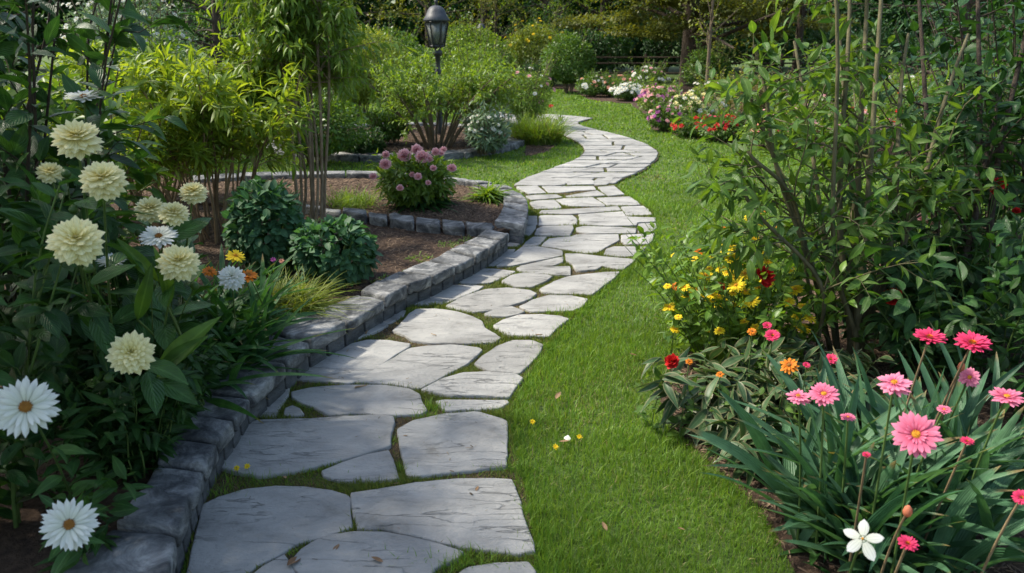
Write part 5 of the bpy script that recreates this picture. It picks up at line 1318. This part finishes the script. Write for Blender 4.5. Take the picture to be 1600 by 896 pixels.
for px, py, r, z, kd, lab in ((1131, 358, 6, 4.4, 'orange', 'small orange flower highest over the lawn, left of the tall stalk'), (1183, 332, 6, 4.4, 'orange', 'orange flower at the top of the yellow plant'), (1215, 359, 8, 4.3, 'orange', 'flat rust-orange flower right of the tall stalk'), (1198, 327, 6, 4.4, 'orange', 'thin orange flower on the tallest stalk'),
        (1092, 393, 8, 4.3, 'orange', 'orange flower at the left over the lawn, above the yellow ones'), (1115, 391, 7, 4.3, 'orange', 'orange flower next to the topmost yellow bloom'), (1056, 447, 8, 4.2, 'orange', 'orange flower at the far left of the yellow plant'), (1188, 396, 7, 4.2, 'orange', 'orange flower between the red bloom and topmost yellow one'), (1155, 414, 6, 4.2, 'orange', 'little orange flower in the middle of the yellow plant'), (1251, 396, 6, 4.2, 'orange', 'dull orange flower against the lawn right of the red bloom'),
        (1125, 449, 8, 3.9, 'rose_red', 'small red flower ball among the yellow blooms'), (1195, 430, 15, 3.9, 'rose_red', 'double red bloom above the yellow flowers'), (1197, 442, 8, 3.9, 'rose_red', 'red bud just under the double red bloom'), (1395, 466, 16, 4.0, 'rose_red', 'deep red ruffled bloom behind the shrub trunks'), (1050, 565, 12, 3.5, 'rose_red', 'bright red bloom at the lawn edge, lowest left'), (1207, 525, 11, 3.5, 'gerbera_hot', 'pink-red flower with orange tip above the variegated leaves'), (1199, 509, 7, 3.6, 'gerbera_hot', 'coral flower left above the pink-red one'), (1175, 518, 7, 3.5, 'orange', 'small orange bud flower above the variegated leaves'), (1233, 571, 14, 3.2, 'orange', 'amber yellow flower above the variegated leaves'), (1260, 571, 6, 3.2, 'gerbera_hot', 'tiny red flower right of the amber one'), (1298, 562, 10, 3.2, 'gerbera_hot', 'coral-red flower at the foot of the shrub trunks'),
        (1077, 565, 6, 3.4, 'orange', 'small orange flower right of the lowest red bloom'), (1125, 585, 6, 3.3, 'orange', 'orange flower low among the variegated leaves'), (1440, 340, 8, 4.6, 'rose_pink', 'pink flower high among the right-hand stems'), (1430, 427, 9, 4.2, 'rose_pink', 'pale pink drooping bloom right of the trunks'), (1452, 348, 7, 4.6, 'small_peach', 'coral flower beside the high pink one'), (1407, 349, 6, 4.6, 'small_peach', 'little orange flower left of the high pink one'),
        (1562, 287, 10, 4.5, 'rose_red', 'red flower high at the right edge'), (1552, 300, 6, 4.5, 'rose_red', 'smaller red flower left below the high red one'), (1331, 170, 5, 7.5, 'small_red', 'small red fleck flower seen through the shrub'), (1588, 330, 6, 4.6, 'rose_red', 'small red flower at the extreme right edge')):
    p = W(px, py, z)
    gb = np.array([p[0] + rng.normal(0, .04), p[1] + .05, .01])
    t2_ = empty('single_flower', gb, lab, 'flower')
    stem_to(t2_, gb, p, .003, bow=.1)
    head(t2_, kd, p, facing(p, .5, .75, rng.normal(0, .2)), r * z / 1200 * 1.1, calyx=not kd.startswith('small'))
    part('leaves', leaves(stems(gb, 3, p[2] * .7, .06, .002, foot=.02), 8, .1, 1, .07, T_BROAD, 40, 80), M_MIDR, t2_)
# variegated plants
def rosette(label, base, n, L, w, mat, h=.3):
    t = empty('variegated_plant', base, label, 'plant')
    sk = stems(base, n, h, .24, .005, foot=.10, bend=.4)
    part('stems', tube(sk, 6, 5), M_STEM, t)
    part('leaves', [leaves(sk, 15, .2, 1, L, leaf_tpl(6, .28, .2, .45, .42, 1.0), 50, 85, wscale=w)], mat, t)
rosette('green and cream edged leafy plant at the lawn edge, left of the gerberas', G(1120, 668, .01), 20, .15, 1.0, M_VARI)
rosette('variegated leafy plant lower right of the first, beside the strap leaves', G(1185, 715, .01), 18, .14, 1.0, M_VARI, .24)
rosette('variegated leafy plant behind the pair of touching gerberas', G(1215, 645, .01), 18, .15, 1.0, M_VARI, .32)
rosette('low variegated plant at the foot of the shrub trunks', G(1290, 640, .01), 18, .14, 1.0, M_VARI, .26)
# strap leaf clump + gerberas
b = np.array([1.40, 2.45, .01])
t = empty('iris_clump', b, 'large clump of blue-green sword leaves in the lower right corner', 'plant')
f1 = fan(b, 210, .50, .82, 3, 48, .36, (.36, .30, 0))
f2 = fan(b + np.array([-.08, -.15, 0]), 80, .35, .56, 20, 52, .35, (.16, .12, 0), 110, 290)
f3 = fan(b + np.array([.4, .2, 0]), 60, .5, .85, 3, 40, .3, (.25, .2, 0))
part('leaves', [ribbons(f1, .050 * rng.uniform(.7, 1.25, 210), 11, .22, .8), ribbons(f2, .044 * rng.uniform(.7, 1.2, 80), 11, .22, .8), ribbons(f3, .046, 11, .22, .8)], M_IRIS, t)
GF = [('gerbera', 1431, 679, 37, 2.15, .85, .35, 'large pink gerbera facing the viewer above the sword leaves'), ('gerbera_b', 1397, 598, 28, 2.3, .35, .85, 'pink gerbera behind and left of the largest one'), ('gerbera', 1287, 616, 25, 2.45, .45, .8, 'right gerbera of the touching pair, with orange centre'), ('gerbera_b', 1247, 619, 20, 2.5, .2, .95, 'left gerbera of the touching pair, seen from the side'),
      ('gerbera_hot', 1452, 528, 24, 2.7, .12, 1.0, 'deep pink gerbera seen edge-on, highest of the left ones'), ('gerbera_hot', 1519, 537, 28, 2.6, .2, .95, 'coral-red gerbera with orange top near the right edge'), ('gerbera_b', 1515, 590, 17, 2.7, .8, .3, 'smaller pink gerbera below the coral-red one'), ('gerbera', 1573, 620, 25, 2.5, .1, 1.0, 'pink gerbera seen edge-on at the right edge'),
      ('gerbera', 1325, 652, 12, 2.5, .1, 1.0, 'half-open pale pink gerbera bud above the sword leaves'), ('gerbera_hot', 1418, 850, 17, 2.1, .2, .9, 'hot pink gerbera low beside the white star flower'), ('gerbera_hot', 1596, 778, 14, 2.2, .6, .5, 'pink gerbera cut by the right edge'), ('gerbera_hot', 1511, 690, 11, 2.4, .1, .9, 'dark pink half-open gerbera right of the largest'), ('gerbera_hot', 1354, 711, 7, 2.3, .1, .9, 'small dark red bud on a thin stalk among the sword leaves'), ('gerbera', 1475, 640, 11, 2.5, .2, .9, 'small pink gerbera half hidden behind the sword leaves')]
for kd, px, py, r, zc, cw, up, lab in GF:
    p = W(px, py, zc); g0 = np.array([p[0] * .75 + b[0] * .25 + rng.normal(0, .03), p[1] + .12, .01])
    t = empty('gerbera', g0, lab, 'flower')
    stem_to(t, g0, p, .0045, M_STEM if kd.startswith('gerbera') and kd != 'gerbera_hot' else M_STEMB, bow=.1)
    head(t, kd, p, facing(p, cw, up), r * zc / 1200)
    part('leaves', ribbons(fan(g0, 5, .10, .2, 50, 80, .3, .01), .035, 6, .2, .8), M_DARK, t)
p = W(1348, 842, 1.95); g0 = np.array([p[0] + .1, p[1] + .25, .01])
t = empty('star_flower', g0, 'pure white five-petalled flower low in the bottom right corner', 'flower')
stem_to(t, g0, p, .004); head(t, 'star', p, facing(p, .9, .35), 33 * 1.95 / 1200)
part('leaves', ribbons(fan(g0, 6, .2, .35, 10, 60, .4, .02), .03, 6), M_IRIS, t)
for px, py, zc, lab in ((1418, 800, 2.1, 'closed salmon bud left of the sword leaves above the low hot pink gerbera'), (1502, 574, 2.7, 'small brown bud beside the smaller pink gerbera')):
    p = W(px, py, zc); g0 = np.array([p[0] + .03, p[1] + .15, .01])
    t = empty('flower_bud', g0, lab, 'bud'); stem_to(t, g0, p, .004, M_STEMB)
    V, F, LP = lathe([(.002, -.016), (.010, -.010), (.013, 0), (.010, .012), (.003, .02)], 10)
    part('bud', (V + p, F, LP), M_PEACH, t)

# small things on lawn and path
M_DEADLEAF = leaf_mat('dead_leaf', (.16, .085, .04), (.34, .22, .12), .2, (1.2, 1.1, .9), .7)
for px, py, s, z, lab in ((873, 690, .05, .055, 'pale fallen leaf lying on the lawn beside the squarish slab'), (948, 830, .045, .05, 'brown curled leaf on the lawn in the foreground'), (868, 624, .06, .055, 'tan fallen leaf on the lawn near the thin strip stone'), (462, 680, .04, .034, 'dark curled leaf on the long cracked flagstone'), (444, 744, .035, .034, 'small dark leaf bit at the front edge of the long cracked flagstone'), (600, 880, .05, .034, 'brown leaf on the arched front flagstone'), (520, 862, .04, .034, 'light brown leaf bit on the arched front flagstone'), (470, 870, .08, .03, 'long dry leaf lying in the joint at the very front'), (1070, 828, .03, .05, 'tiny yellowish leaf on the lawn at the front right'), (996, 556, .05, .05, 'beige leaf on the lawn right of the oval flagstone'), (743, 768, .03, .034, 'dark speck of leaf on the widest front flagstone'), (600, 492, .03, .032, 'small dark leaf near the wall on the pale slabs')):
    p = G(px, py, z)
    az = rng.uniform(0, 6.28); o = link('fallen_leaf', mesh('fallen_leaf', [(*place(leaf_tpl(5, .42, .25, -.2, .45, .9), np.zeros((1, 3)), np.array([[math.cos(az), math.sin(az), .05]]), np.array([[.1, .1, 1.]]), np.array([s])), 0)], M_DEADLEAF))
    o.location = p; tag(o, lab, 'leaf')
for px, py, lab in ((372, 742, 'left tiny yellow flower in the mossy gap of the path'), (388, 739, 'right tiny yellow flower in the mossy gap of the path'), (832, 668, 'tiny yellow flower in the lawn near the path edge'), (868, 708, 'tiny yellow flower lowest in the lawn near the path'), (905, 692, 'tiny yellow flower in the lawn right of the white petal')):
    g0 = G(px, py + 6, .005); p = g0 + np.array([0, 0, .05])
    t = empty('tiny_flower', g0, lab, 'flower'); stem_to(t, g0, p, .0015); head(t, 'small_yellow', p, (0.2, -.5, .8), .016, calyx=False)
o = link('fallen_petal', mesh('fallen_petal', [(*place(T_ROUND, np.zeros((1, 3)), np.array([[.3, 1, .1]]), np.array([[0, -.2, 1.]]), np.array([.035])), 0)], M_WHITE))
o.location = G(885, 688, .05); tag(o, 'white fallen petal lying on the lawn near the path', 'petal')
